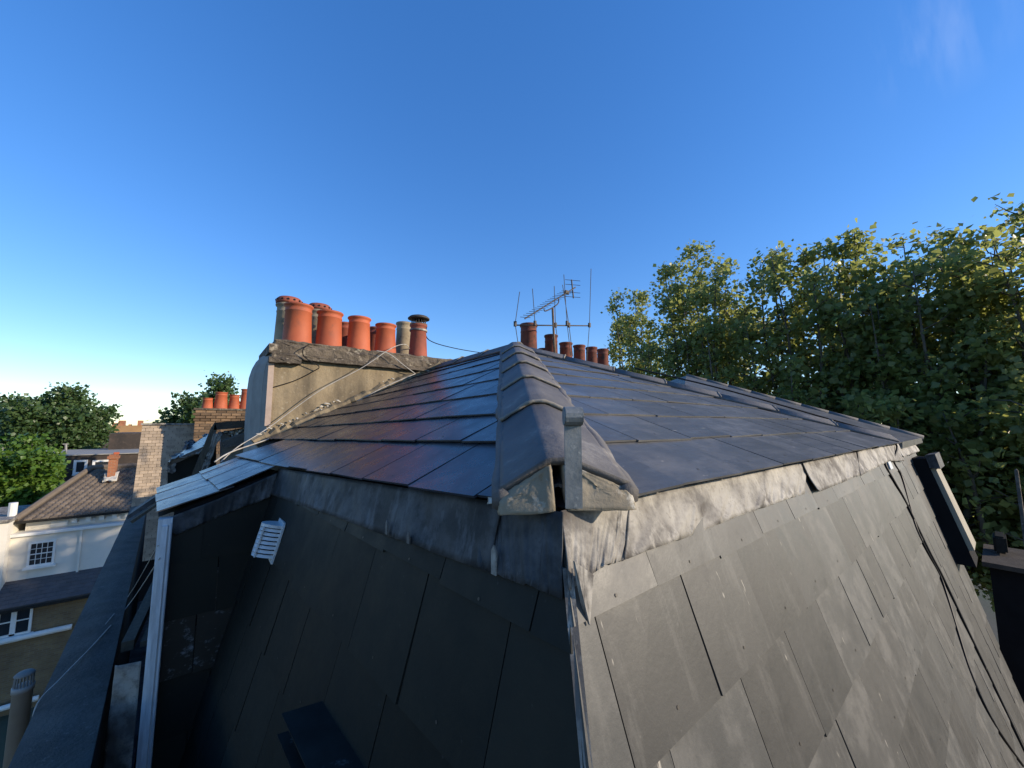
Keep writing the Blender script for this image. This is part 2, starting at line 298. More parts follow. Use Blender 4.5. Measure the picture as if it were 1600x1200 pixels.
# upper left slope, course lines: near point and far (wall) point
NK = [(.481, .623, -.170), (.681, .898, -.070), (.864, 1.148, .021), (1.072, 1.434, .125), (1.293, 1.742, .235), (1.531, 2.077, .354), (1.783, 2.429, .479), (2.02, 2.76, .597)]
WK = [(.25, 4.1, -.235), (.444, 4.1, -.150), (.650, 4.1, -.055), (.836, 4.1, .040), (1.024, 4.1, .127), (1.256, 4.1, .237), (1.50, 4.1, .348), (1.80, 4.1, .49)]
NK.append((2.17, 2.68, .672)); WK.append((2.18, 4.1, .665))
def LL(k, v):
    """point of course line k at v (k may be fractional; -1, -2 are the two courses of the lower skirt)"""
    if k < 0:
        lo = {0: ((.327, 2.5, -.243), (.197, 3.35, -.242)), -1: ((.088, 2.5, -.350), (.0, 3.35, -.341)), -2: ((-.139, 2.5, -.424), (-.2, 3.35, -.420))}
        a = math.floor(k); b = a+1; t = k-a
        def pt(j):
            A, B = map(np.array, lo[j]); return A+(B-A)*(v-2.5)/.85
        return pt(max(a, -2))*(1-t)+(pt(b) if b < 0 else LL(0, v))*t
    a = min(int(math.floor(k)), len(NK)-1); b = min(a+1, len(NK)-1); t = k-a
    def pt(j):
        if j == 0:
            pts = [np.array(NK[0]), np.array((.327, 2.5, -.243)), np.array((.197, 3.35, -.242))]
            if v <= 2.5: return pts[0]+(pts[1]-pts[0])*(v-pts[0][1])/(2.5-pts[0][1])
            return pts[1]+(pts[2]-pts[1])*(v-2.5)/.85
        A, B = np.array(NK[j]), np.array(WK[j])
        return A+(B-A)*(v-A[1])/(B[1]-A[1])
    return pt(a)*(1-t)+pt(b)*t
HIPN = np.cross(APEX-C0, (0, 0, 1)); HIPN /= np.linalg.norm(HIPN)      # horizontal, points to the right (+u) side of the hip
FHIPN = np.cross(APEX-FARC, (0, 0, 1)); FHIPN /= np.linalg.norm(FHIPN)
def slate(name, q, parent, mats, th=.006, lift=(.015, .003), clips=(), rivet=True, out=None):
    """q: tail-left, tail-right, head-right, head-left on the roof plane; outward normal from winding"""
    q = [np.array(p, float) for p in q]
    n = np.cross(q[1]-q[0], q[3]-q[0]); n /= np.linalg.norm(n)
    if n @ (out if out is not None else np.array((0, 0, 1.))) < 0: n = -n
    lf = [lift[0], lift[0], lift[1], lift[1]]
    j = [RNG.uniform(-.0018, .0028) for _ in range(2)]+[0, 0]
    dn = (q[0]-q[3])/np.linalg.norm(q[0]-q[3]); sl = RNG.uniform(-.004, .006); tw = RNG.uniform(-.002, .002)
    q[0] = q[0]+dn*(sl+tw); q[1] = q[1]+dn*(sl-tw)
    bot = [p+n*(a+b) for p, a, b in zip(q, lf, j)]; top = [p+n*th for p in bot]
    bm = bmesh.new(); bhex(bm, bot+top)
    if rivet:
        c = (top[0]+top[1])/2*.90+(top[2]+top[3])/2*.10; x = (q[1]-q[0]); x /= np.linalg.norm(x); y = np.cross(n, x); r = .0036
        a = [bm.verts.new(tuple(c+n*.0015+(x*math.cos(t)+y*math.sin(t))*r)) for t in [k*math.pi/3 for k in range(6)]]
        f = bm.faces.new(a); f.material_index = 1
        if np.array(f.normal) @ n < 0: f.normal_flip()
    for co, no in clips:
        gm = bm.verts[:]+bm.edges[:]+bm.faces[:]
        bmesh.ops.bisect_plane(bm, geom=gm, plane_co=tuple(co), plane_no=tuple(no), clear_outer=True)
        be = [e for e in bm.edges if e.is_boundary]
        if be: bmesh.ops.holes_fill(bm, edges=be, sides=12)
    if not bm.faces: bm.free(); return None
    if parent is None: return bm
    return frombm(name, bm, mats, parent)
# --- upper left slope -------------------------------------------------
def grid_deck(name, rows, mat, parent):
    V = [p for r_ in rows for p in r_]; n = len(rows[0]); Fc = []
    for i in range(len(rows)-1):
        for k in range(n-1): Fc.append((i*n+k, i*n+k+1, (i+1)*n+k+1, (i+1)*n+k))
    return pyd(name, V, Fc, mat, parent)
dn = np.array((0, 0, -.014))
def hipv(k): return NK[k][1]-(.10 if k < 8 else 0)
rows = []
for k in range(0, 9):
    v1 = 3.35 if k == 0 else 4.1; v0 = max(.489, C0[1]+(LL(k, 2.0)[0]-C0[0])*1.319) if k < 8 else 2.68
    rows.append([LL(k if k else .22, v0+(v1-v0)*t)+dn for t in np.linspace(0, 1, 8)])
left_slope = grid_deck('upper_roof_slope', rows, M['deck'], house); left_slope['label'] = 'glossy blue shaded roof slope left of the hip'
sk = grid_deck('skirt_roof', [[LL(k, v)+dn for v in (2.5, 2.9, 3.35)] for k in (-2, -1, 0)], M['deck'], house)
def rowslates(k, v0, v1, off, width, parent, clips=()):
    v = v0-off
    while v < v1-.02:
        a, b = max(v, v0), min(v+width-.005, v1)
        if b-a > .03:
            kk = min(k+(1.75 if k > 1 else 1.22), 8)
            q = [LL(k, a)+0, LL(k, b), LL(kk, b), LL(kk, a)]
            q[3][1] = q[0][1]; q[2][1] = q[1][1]
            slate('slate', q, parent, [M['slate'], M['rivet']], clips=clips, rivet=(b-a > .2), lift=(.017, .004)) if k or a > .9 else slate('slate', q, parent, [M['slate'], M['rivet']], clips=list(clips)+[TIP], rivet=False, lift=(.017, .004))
        v += width
HH = np.array((APEX-C0)); HH[2] = 0; HH /= np.linalg.norm(HH); TIP = (C0+HH*.062, -HH)       # blunt the slate corner under the mortar
hipclip = [(C0, HIPN)]
for k in range(0, 8):
    vs = C0[1]+(NK[k][0]-C0[0])*1.319-.05
    rowslates(k, max(vs, .43), 2.49 if k == 0 else (4.09 if k > 0 else 3.35), (.17 if k % 2 else .02)+RNG.uniform(-.01, .01), .298, left_slope, hipclip)
rowslates(0, 2.493, 3.35, .0, .29, sk); rowslates(-1, 2.47, 3.35, .14, .29, sk); rowslates(-2, 2.46, 3.35, .0, .29, sk)
# --- upper right slope --------------------------------------------------
right_slope = pyd('upper_roof_slope', [P_R(C0[0]+.06, .549)+dn, P_R(FARC[0]-.06, .549)+dn, APEX+dn], [(0, 1, 2)], M['deck'], house); right_slope['label'] = 'sunlit roof slope right of the hip'
back_slope = pyd('upper_roof_slope', [FARC+dn, (4.25, 4.1, -.156), RIDGE_W+dn, APEX+dn], [(0, 1, 2, 3)], M['slate'], house)
G = .252*math.cos(math.radians(20.7)); k = 0
while True:
    v0 = .475+G*k; v1 = v0+.46
    if v0 > 2.62: break
    ua = C0[0]+(v0-C0[1])/1.319-.02; ub = FARC[0]-(v0-.489)*(FARC[0]-APEX[0])/(APEX[1]-.489)+.03
    u = .543-(.172 if k % 2 else .0)-.345
    while u < ub:
        a, b = max(u, ua-.02), min(u+.340, ub+.02)
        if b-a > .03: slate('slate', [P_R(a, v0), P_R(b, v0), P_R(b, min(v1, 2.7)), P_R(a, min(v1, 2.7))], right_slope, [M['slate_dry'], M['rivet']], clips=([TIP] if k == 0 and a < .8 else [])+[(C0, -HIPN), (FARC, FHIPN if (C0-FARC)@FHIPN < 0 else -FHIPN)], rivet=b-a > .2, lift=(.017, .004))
        u += .345
    k += 1
# --- mansard faces --------------------------------------------------------
T76 = math.tan(math.radians(76))
def mlp(v, z):
    t = (v-.489)/2.011; u0 = .537+(.357-.537)*t; zt = -.185+(-.26+.185)*t
    return np.array([u0-(zt-z)/T76, v, z])
def mrp(u, z):
    p = math.radians(71+6*min(max((u-.5)/4.3, 0), 1)); return np.array([u, .522-(-.185-z)/math.tan(p), z])
ML_N = np.cross(mlp(2, -.5)-mlp(1, -.5), mlp(1, -1)-mlp(1, -.5)); ML_N /= np.linalg.norm(ML_N); ML_N = -ML_N if ML_N[0] > 0 else ML_N
MR_N = np.cross(mrp(1.5, -.5)-mrp(.5, -.5), mrp(.5, -1)-mrp(.5, -.5)); MR_N /= np.linalg.norm(MR_N); MR_N = -MR_N if MR_N[1] > 0 else MR_N
ZB = -2.5
def corner(z):                                               # where the two mansard faces meet
    u, v = .5, .5
    for _ in range(30): u = mlp(v, z)[0]; v = mrp(u, z)[1]
    return np.array([u, v, z])
zs = np.linspace(-.17, ZB, 12)
ml = grid_deck('mansard_face', [[mlp(corner(z)[1]+(2.52-corner(z)[1])*t, z)-ML_N*.012 for t in np.linspace(0, 1, 6)] for z in np.linspace(-.275, ZB, 12)], M['deck'], house); ml['label'] = 'shaded dark slate mansard face'
mr = grid_deck('mansard_face', [[mrp(corner(z)[0]+(5.2-corner(z)[0])*t, z)-MR_N*.012 for t in np.linspace(0, 1, 10)] for z in zs], M['deck'], house); mr['label'] = 'sunlit streaked slate mansard face'
hid = bmesh.new()
def joinbm(dst, src):
    me = bpy.data.meshes.new('t'); src.to_mesh(me); dst.from_mesh(me); bpy.data.meshes.remove(me); src.free()
def manslates(fn, parent, mat, mat2, start, end, z0, gz, width, out, clip, offs, cap):
    k = 0
    while z0-gz*k > ZB-.05:
        zt_ = z0-gz*k; zh = min(zt_+gz*1.85, cap); c = corner(zt_)
        a0 = start(c, zt_)-.02; x = a0-width+offs[k % 2]
        while x < end-.02:
            a, b = max(x, a0), min(x+width-.003, end)
            if b-a > .03:
                q = [fn(a, zt_), fn(b, zt_), fn(b, zh), fn(a, zh)]
                vis = any(inframe(p, 90) for p in q)
                if vis: slate('slate', q, parent, [mat2 if RNG.random() < .22 else mat, M['rivet']], out=out, clips=clip, lift=(.013, .003), rivet=b-a > .2)
                else:
                    s_ = slate('slate', q, None, None, out=out, clips=clip, lift=(.013, .003), rivet=False)
                    if s_: joinbm(hid, s_)
            x += width
        k += 1
cn = corner(-1.2); ct = corner(-.2)
# bisect planes: cut each face's slates where the other face lies
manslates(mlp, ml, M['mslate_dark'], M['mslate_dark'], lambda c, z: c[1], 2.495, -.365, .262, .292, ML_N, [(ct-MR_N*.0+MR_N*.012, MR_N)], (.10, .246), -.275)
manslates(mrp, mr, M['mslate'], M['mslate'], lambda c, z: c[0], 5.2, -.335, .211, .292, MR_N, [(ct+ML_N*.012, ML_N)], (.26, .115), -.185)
o = frombm('slate', hid, M['mslate'], house); o['kind'] = 'stuff'
# pale hip strip and slate edges on the mansard corner
bm = bmesh.new(); bhex(bm, [corner(ZB)+np.array(q) for q in ((-.017, -.010, 0), (-.004, -.022, 0), (.006, -.0, 0), (0, .008, 0))]+[corner(-.25)+np.array(q) for q in ((-.017, -.010, 0), (-.004, -.022, 0), (.006, -.0, 0), (0, .008, 0))])
frombm('hip_soaker', bm, M['lead'], house)
# --- lead flashing under the eaves -----------------------------------------
def leadstrip(name, top, bot, out, mat, n=40, m=6, amp=.007, seed=0, th=.003):
    rg = np.random.default_rng(seed); ph = rg.uniform(0, 6.3, 12); V = []; Fc = []; n *= 4; m = 9
    cr = [(rg.uniform(0, 1), rg.uniform(-.06, .06), rg.uniform(.0025, .007), rg.uniform(-.0035, .004), rg.uniform(.2, 1)) for _ in range(n//7)]   # dressed creases
    for i in range(n+1):
        t = i/n
        for j in range(m+1):
            s = j/m; p = top(t)*(1-s)+bot(t)*s
            d = sum(math.sin(t*fr+ph[a]+s*(2.+a))/(1+.25*a) for a, fr in enumerate((9, 17, 29, 47, 71, 103)))*amp*(.35+s)
            d += sum(a_*math.exp(-((t-tc-k_*s)/w_)**2)*min(1, max(0, (s-1+e_)*4)) for tc, k_, w_, a_, e_ in cr)*1.6
            V.append(p+out*(.016+d*.55+.004*s)+np.array((0, 0, 1))*(d*.35 if j == m else 0))
    W = m+1
    for i in range(n):
        for j in range(m): Fc.append((i*W+j, (i+1)*W+j, (i+1)*W+j+1, i*W+j+1))
    o = pyd(name, V, Fc, mat, house, smooth=True)
    so_ = o.modifiers.new('thickness', 'SOLIDIFY'); so_.thickness = th; so_.offset = 1; return o
def poly(pts):
    pts = [np.array(p, float) for p in pts]; L = np.cumsum([0]+[np.linalg.norm(b-a) for a, b in zip(pts, pts[1:])]); L /= L[-1]
    return lambda t: np.array([np.interp(t, L, [p[i] for p in pts]) for i in range(3)])
def onml(x, y):
    v = 1.
    for _ in range(40): p = mlp(v, -.3); q = hit(x, y, ML_N, float(ML_N@p)); v = q[1]
    return q
def onmr(x, y):
    u = 1.
    for _ in range(60):
        d = ray(x, y); lo_, hi_ = .1, 9.
        for _ in range(50):
            mid = (lo_+hi_)/2; p = d*mid
            if p[1] < mrp(p[0], p[2])[1]: lo_ = mid
            else: hi_ = mid
        break
    return d*lo_
c1 = corner(-.165); cb = corner(-.285)
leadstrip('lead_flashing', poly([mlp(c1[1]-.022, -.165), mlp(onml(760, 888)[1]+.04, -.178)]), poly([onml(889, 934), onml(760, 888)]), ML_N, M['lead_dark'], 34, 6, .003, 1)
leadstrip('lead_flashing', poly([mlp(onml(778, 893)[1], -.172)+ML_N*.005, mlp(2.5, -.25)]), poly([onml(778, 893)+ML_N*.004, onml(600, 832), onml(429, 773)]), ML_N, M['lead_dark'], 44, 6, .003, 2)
mrb = [onmr(971, 873), onmr(1045, 847), onmr(1137, 810), onmr(1250, 772)]
leadstrip('lead_flashing', poly([mrp(c1[0]-.012, -.165), mrp(.80, -.165)]), poly([mrp(cb[0]-.014, -.285), onmr(930, 886), mrb[0]]), MR_N, M['lead'], 30, 6, .0022, 3)
leadstrip('lead_flashing', poly([mrp(.74, -.165)+MR_N*.002, mrp(2.0, -.165)]), poly([onmr(962, 876)+MR_N*.002, mrb[1], mrb[2], mrb[3]]), MR_N, M['lead'], 60, 6, .0032, 4)
leadstrip('lead_flashing', poly([mrp(1.92, -.165)+MR_N*.010, mrp(2.95, -.165)+MR_N*.010]), poly([onmr(1264, 772)+MR_N*.012, onmr(1335, 743)+MR_N*.012]), MR_N, M['lead'], 34, 6, .003, 5)
leadstrip('lead_flashing', poly([mrp(2.88, -.165)+MR_N*.016, mrp(4.22, -.165)+MR_N*.016]), poly([onmr(1333, 745)+MR_N*.018, onmr(1380, 722)+MR_N*.016, mrp(4.22, -.30)+MR_N*.016]), MR_N, M['lead'], 34, 6, .003, 6)
leadstrip('lead_flashing', poly([mrp(4.2, -.165)+MR_N*.02, mrp(5.2, -.165)+MR_N*.02]), poly([mrp(4.2, -.27)+MR_N*.02, mrp(5.2, -.27)+MR_N*.02]), MR_N, M['lead'], 20, 5, .006, 7)
# ragged dog-ear of lead at the corner, clips along the edge
bm = bmesh.new(); cc = corner(-.28)
prism(bm, [cc+np.array((-.012, -.03, .05)), cc+np.array((.03, -.035, .02)), cc+np.array((.012, -.04, -.055)), cc+np.array((.004, -.03, -.02))], (.0, .004, 0)); frombm('lead_flap', bm, M['lead'], house)
for x, y, h in ((620, 828, .028), (655, 845, .018), (790, 880, .045)):
    p = onml(x, y); bm = bmesh.new(); prism(bm, [p+ML_N*.03+np.array(q) for q in ((0, -.008, -h/2), (0, .008, -h/2), (0, .008, h/2), (0, .0, h/2+.012), (0, -.008, h/2))], ML_N*.004); frombm('lead_clip', bm, M['lead'], house)
# fascia closing the gap under the eaves
bm = bmesh.new(); prism(bm, [mlp(c1[1], -.16)-ML_N*.01, mlp(2.5, -.245)-ML_N*.01, LL(0, 2.5)+np.array((.06, 0, -.01)), LL(0, .62)+np.array((.06, 0, -.01))], (.05, 0, -.02)); frombm('tilting_fillet', bm, M['deck'], house)
# --- skirt cheek, verge lead, trim ------------------------------------------
ck = lambda x, y: atv(x, y, 2.505)
bm = bmesh.new(); pts = [(-.085, 2.505, -.42), (.36, 2.505, -.255), (mlp(2.5, ZB)[0], 2.505, ZB), (-.085, 2.505, ZB)]; prism(bm, pts, (0, .05, 0)); cheek = frombm('skirt_cheek', bm, M['deck'], house)
k = 0
for z in np.arange(-.66, ZB, -.26):
    for a, b in (((-.09, .10), (.105, .36)) if k % 2 else ((-.09, .03), (.035, .36))):
        b2 = b if b < .2 else mlp(2.5, z)[0]+.09
        if b2-a > .03:
            zh = z+.46
            zr = lambda u_: float(np.interp(u_, [-.139, .088, .327], [-.424, -.35, -.243]))-.035
            q = [(a, 2.505, z), (b2, 2.505, z), (b2, 2.505, min(zh, zr(b2))), (a, 2.505, min(zh, zr(a)))]
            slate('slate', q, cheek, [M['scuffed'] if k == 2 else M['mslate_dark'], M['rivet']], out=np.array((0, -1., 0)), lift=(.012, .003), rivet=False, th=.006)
    k += 1
vt = poly([(-.12, 2.49, -.448), (.08, 2.49, -.378), (.33, 2.49, -.268)]); vb = poly([ck(274, 836), ck(350, 803), ck(429, 774)])
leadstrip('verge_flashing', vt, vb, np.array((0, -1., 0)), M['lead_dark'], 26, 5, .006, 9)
bm = bmesh.new(); bbox(bm, (-.135, 2.44, -2.45), (-.085, 2.50, -.44)); bbox(bm, (-.120, 2.425, -2.45), (-.100, 2.44, -.47)); bbox(bm, (-.095, 2.43, -2.45), (-.088, 2.44, -.46))
frombm('corner_trim', bm, M['white_metal'], house)
leadstrip('lead_upstand', poly([(-.15, 2.47, -1.05), (-.15, 2.47, -2.4)]), poly([(-.235, 2.50, -1.05), (-.255, 2.50, -2.4)]), np.array((0, -1., 0)), M['lead'], 20, 4, .008, 10)
# --- hip and ridge tiles ---------------------------------------------------
def caps(A, B, nl, nr, L, name, mat, halfs, over, label=None, start=0., mort=True, seed=1):
    """lapped cap tiles from A up to B; nl / nr: horizontal-ish unit vectors down each side plane"""
    A, B = np.array(A), np.array(B); D = B-A; tot = np.linalg.norm(D); D /= tot; n = max(1, round((tot-start)/L)); L = (tot-start)/n; rg = np.random.default_rng(seed)
    up = nl+nr; up = -up/np.linalg.norm(up); prof = []
    for s in np.linspace(-1, 1, 23):
        half = halfs if not isinstance(halfs, tuple) else halfs[0 if s < 0 else 1]
        side = nl if s < 0 else nr; a = abs(s); c_ = .26        # flat wings, narrow rounded crest
        p = side*(half*a)+up*(over-.006+.030*(1-a)-.012*max(0, 1-a/c_)**2)
        prof.append(p)
    for i in range(n):
        a = A+D*(start+L*i-.02); b = A+D*(start+L*(i+1)+.015); V = []; Fc = []; lift = rg.uniform(.0, .004)
        for p_, w_, l_ in ((a, 1.0, .006), (a+D*.004, 1.004, .0065), (b, .985, .0)):
            for q in prof: V.append(p_+q*w_+up*(l_+lift))
        m_ = len(prof)
        for r_ in range(2):
            for k_ in range(m_-1): Fc.append((r_*m_+k_, r_*m_+k_+1, (r_+1)*m_+k_+1, (r_+1)*m_+k_))
        o = pyd(name, V, Fc, mat, house, smooth=True); so_ = o.modifiers.new('thickness', 'SOLIDIFY'); so_.thickness = .016; so_.offset = -1
        if i and mort:                                       # mortar pointing at the lap
            bm = bmesh.new(); pts = [a+D*(-.004+rg.uniform(-.004, .004))+q*1.0+up*(.008+lift) for q in prof[::1]]
            tube(bm, pts, [.0045+rg.uniform(0, .003) for _ in pts], 6); frombm('mortar_joint', bm, M['joint_line'], o, smooth=True)
hd = (APEX-C0)/np.linalg.norm(APEX-C0)
def sidevec(n, d, sgn):
    s = np.cross(n, d); s /= np.linalg.norm(s); return s if s@np.array(sgn, float) > 0 else -s
nPL = np.array([-math.sin(math.radians(26.5)), 0, math.cos(math.radians(26.5))]); nPR = np.array([0, -math.sin(math.radians(20.7)), math.cos(math.radians(20.7))])
sL = sidevec(nPL, hd, -HIPN); sR = sidevec(nPR, hd, HIPN)
caps(C0, APEX-hd*.02, sL, sR, .43, 'hip_tile', M['hip'], (.118, .144), .056, start=.086, seed=2)
fd = (APEX-FARC)/np.linalg.norm(APEX-FARC); nB = np.cross(APEX-FARC, RIDGE_W-FARC); nB /= np.linalg.norm(nB); nB = nB if nB[2] > 0 else -nB
fo = np.array((.7, .7, 0))
caps(FARC+fd*.10, APEX, sidevec(nPR, fd, -fo), sidevec(nB, fd, fo), .46, 'hip_tile', M['hip'], .125, .035, seed=3)
rd = (RIDGE_W-APEX)/np.linalg.norm(RIDGE_W-APEX)
caps(APEX-rd*.05, RIDGE_W, sidevec(nPL, rd, (-1, 0, 0)), sidevec(np.array((.4, 0, .9)), rd, (1, 0, 0)), .45, 'ridge_tile', M['hip'], .13, .040, seed=4)
# mortar under the tile sides, lumpy mortar ends
def lump(name, pts, mat, parent, sub=2, nz=.006, seed=0):
    bm = bmesh.new(); [bm.verts.new(tuple(map(float, p))) for p in pts]; bmesh.ops.convex_hull(bm, input=bm.verts[:])
    bmesh.ops.delete(bm, geom=[v for v in bm.verts if not v.link_faces], context='VERTS')
    bmesh.ops.triangulate(bm, faces=bm.faces[:]); bmesh.ops.subdivide_edges(bm, edges=bm.edges[:], cuts=sub, use_grid_fill=True); bmesh.ops.smooth_vert(bm, verts=bm.verts[:], factor=.2, use_axis_x=True, use_axis_y=True, use_axis_z=True)
    rg = np.random.default_rng(seed)
    for v in bm.verts: v.co += Vector(rg.normal(0, nz, 3))
    return frombm(name, bm, mat, parent, smooth=True)
upv = -(sL+sR)/np.linalg.norm(sL+sR); e0 = C0+hd*.062
for sv, hw, sd in ((sL, .118, 3), (sR, .144, 4)):            # trowelled mortar closing the end of the lowest tile
    f_ = lambda a, b, t: e0+hd*t+sv*a+upv*b
    ring_ = [(.010, .068), (hw*.35, .062), (hw*.7, .052), (hw*.98, .040), (hw*1.05, .032), (hw*1.07, .010), (hw*.6, -.004), (.010, -.016)]
    bm = bmesh.new(); rg = np.random.default_rng(sd); Rs = []
    for t, sc_ in ((.14, 1.), (.022, 1.), (.014, .985), (.006, .93), (.003, .75), (.002, .45), (.002, .12)):
        cx, cy = hw*.55, .034; Rs.append([bm.verts.new(tuple(f_(cx+(a-cx)*sc_, cy+(b-cy)*sc_, t-(.0 if t > .1 else max(0, .052-(cy+(b-cy)*sc_))*.55)+rg.normal(0, .0012)))) for a, b in ring_])
    for A2, B2 in zip(Rs, Rs[1:]):
        for k in range(8): bm.faces.new((A2[k], A2[(k+1) % 8], B2[(k+1) % 8], B2[k]))
    bm.faces.new(Rs[-1])
    bmesh.ops.subdivide_edges(bm, edges=bm.edges[:], cuts=2, use_grid_fill=True)
    for v in bm.verts: v.co += Vector(rg.normal(0, .0006, 3))
    frombm('mortar_end', bm, M['mortar'], house, smooth=True)
for sv, hw, sd in ((sL, .118, 5), (sR, .144, 6)):
    lump('mortar_smear', [e0+sv*.04-hd*.015+upv*.016, e0+sv*(hw+.034)+hd*.03+upv*.020, e0+sv*(hw+.03)+hd*.07+upv*.024, e0+sv*.04+hd*.02+upv*.022, e0+sv*.10-hd*.005+upv*.024], M['mortar_pale'], house, 3, .0014, sd)
    bm = bmesh.new(); rg = np.random.default_rng(sd); L_ = np.linalg.norm(APEX-C0)
    pts = [C0+hd*t+sv*(hw-.006+rg.uniform(-.003, .004))+upv*.030 for t in np.linspace(.06, L_-.05, 40)]
    tube(bm, pts, [.024+rg.uniform(-.003, .004) for _ in pts], 6); frombm('mortar_bed', bm, M['hip'], house, smooth=True)
# hip iron: upright galvanised strap with a rolled top
hx = np.array((HIPN[0], HIPN[1], 0)); hb = np.array((-hx[1], hx[0], 0)); hb = hb if hb@np.array((1, 1, 0)) < 0 else -hb      # hb: towards the camera
pb = dep(897, 776, .655); zt = dep(897, 640, .655)[2]
bm = bmesh.new(); w2 = .0145
prof = [(0, pb[2]-.02)]+[(0, pb[2]+(zt-.028-pb[2])*t) for t in (.5, 1)]+[(.017*math.sin(a), zt-.028+.017-.017*math.cos(a)+.0) for a in np.linspace(.5, 5.6, 12)]
th_ = .006; L1 = []; 
for i, (o_, z_) in enumerate(prof):
    base = np.array((pb[0], pb[1], z_))+hb*o_; L1.append((base-hx*w2, base+hx*w2))
for (a, b), (c, d) in zip(L1, L1[1:]):
    bhex(bm, [a, b, b-hb*th_, a-hb*th_, c, d, d-hb*th_, c-hb*th_])
for s_ in (-1, 1): prism(bm, [np.array((pb[0], pb[1], zt-.028+.017))+hb*(.016*math.sin(a))+hx*(w2*s_*.98)+Zv*(-.016*math.cos(a)) for a in np.linspace(0, 2*math.pi, 12, endpoint=False)], hx*(.002*s_))
frombm('hip_iron', bm, M['zinc'], house)
# --- wall vent, slot vent ----------------------------------------------------
pc = onml(437, 845); xa = np.array((0, 1., 0)); ya = np.cross(ML_N, xa); ya = ya if ya[2] > 0 else -ya
vent = None
def onv(a, b, h): return pc+xa*a+ya*b+ML_N*h
bm = bmesh.new(); prism(bm, [onv(a, b, .012) for a, b in ((-.075, -.085), (.075, -.085), (.075, .075), (.06, .092), (-.06, .092), (-.075, .075))], ML_N*.008)
vent = frombm('wall_vent', bm, M['white_plastic'], house)
arc = lambda w_, d_, b_: [onv(w_*math.sin(t), b_, .018+d_*math.cos(t)) for t in np.linspace(-math.pi/2, math.pi/2, 13)]
bm = bmesh.new(); prism(bm, arc(.052, .066, -.060), ya*.12); frombm('vent_core', bm, M['soot_and_shade'], vent)  # black core, paints the shade seen between the louvres
for i in range(7):                                           # half-round louvre rings
    b_ = -.064+.0185*i; lo_, hi_ = arc(.060, .080, b_), arc(.054, .072, b_+.012); li, hi2 = arc(.053, .070, b_), arc(.051, .068, b_+.012); bm = bmesh.new()
    for k in range(12): bhex(bm, [lo_[k], lo_[k+1], li[k+1], li[k], hi_[k], hi_[k+1], hi2[k+1], hi2[k]])
    frombm('louvre', bm, M['white_plastic'], vent, smooth=False)
bm = bmesh.new(); prism(bm, arc(.061, .081, .064), ya*.012); frombm('vent_cap', bm, M['white_plastic'], vent)
for t in (-.55, .5):
    c_ = onv(.058*math.sin(t), -.066, .018+.079*math.cos(t)); bm = bmesh.new(); prism(bm, [c_+xa*.006, c_-xa*.006, c_-xa*.006+ML_N*.006, c_+xa*.006+ML_N*.006], ya*.13); frombm('rib', bm, M['white_plastic'], vent)
A_ = onml(514, 1092); B_ = onml(604, 1228); ou = np.array((-.92, 0, .10)); 
bm = bmesh.new(); o1 = ou*.128; th_ = np.array((0, 0, -.004)); dv = np.array((0, .01, -.055))
bhex(bm, [A_+th_, B_+th_, B_+o1+th_, A_+o1+th_, A_, B_, B_+o1, A_+o1])
sv_ = frombm('slot_vent', bm, M['black_metal'], house)
bm = bmesh.new(); bhex(bm, [A_+o1*1.05+dv+th_, B_+o1*1.05+dv+th_, B_+dv+th_, A_+dv+th_, A_+o1*1.05+dv, B_+o1*1.05+dv, B_+dv, A_+dv]); frombm('bottom_plate', bm, M['black_metal'], sv_)
for e_ in (A_, B_):
    bm = bmesh.new(); prism(bm, [e_+th_, e_+o1*.6+th_, e_+o1*.6+dv, e_+dv], (0, -.003, 0)); frombm('end_plate', bm, M['black_metal'], sv_)
# --- dormer box on the sunny mansard ----------------------------------------
a1, a2 = onmr(1416, 716), onmr(1498, 893); uD = (a1[0]+a2[0])/2; a1[0] = a2[0] = uD
b1, b2 = atu(1446, 717, uD), atu(1526, 887, uD); a1, a2 = mrp(uD, b1[2]), mrp(uD, b2[2])
bm = bmesh.new(); ps = [a1+np.array((0, .05, 0)), b1, b2, a2+np.array((0, .05, 0))]; prism(bm, ps, (5.17-uD, 0, 0)); dm = frombm('dormer_box', bm, M['deck'], house)
nrm = np.array((0, -(b1[2]-b2[2]), (b1[1]-b2[1]))); nrm = nrm/np.linalg.norm(nrm); nrm = nrm if nrm[1] < 0 else -nrm
bm = bmesh.new(); t1 = b1+(b2-b1)*.10; t2 = b1+(b2-b1)*.86
prism(bm, [t1+np.array((.025, 0, 0)), t2+np.array((.025, 0, 0)), t2+np.array((5.15-uD, 0, 0)), t1+np.array((5.15-uD, 0, 0))], nrm*.03); frombm('front_board', bm, basic('cream_board', (.33, .295, .22), (.27, .24, .18), 5, .8, .1), dm)
bm = bmesh.new(); prism(bm, [b1+np.array((-.01, 0, .03)), b1+np.array((-.01, 0, .03))+nrm*.06, b1+(b2-b1)*.11+nrm*.06+np.array((-.01, 0, 0)), b1+(b2-b1)*.09+np.array((-.01, 0, 0))], (5.19-uD, 0, 0)); frombm('dormer_cap', bm, M['lead_dark'], dm)
# --- body of the house below the roof ------------------------------------------
box('wall', (-.30, -.55, -11), (5.2, 4.1, ZB+.06), M['stock_brick'], house)
box('party_wall', (.30, 4.105, -11), (5.2, 4.75, -.3), M['render_grey'], house)
pyd('gable_wall', [(5.2, .02, ZB), (5.2, 4.1, ZB), (5.2, 4.1, -.17), (5.2, .5, -.17)], [(0, 1, 2, 3)], M['dark_brick'], house)
flat = box('valley_roof', (4.1, .9, -.6), (5.2, 4.1, -.2), M['lead_dark'], house)
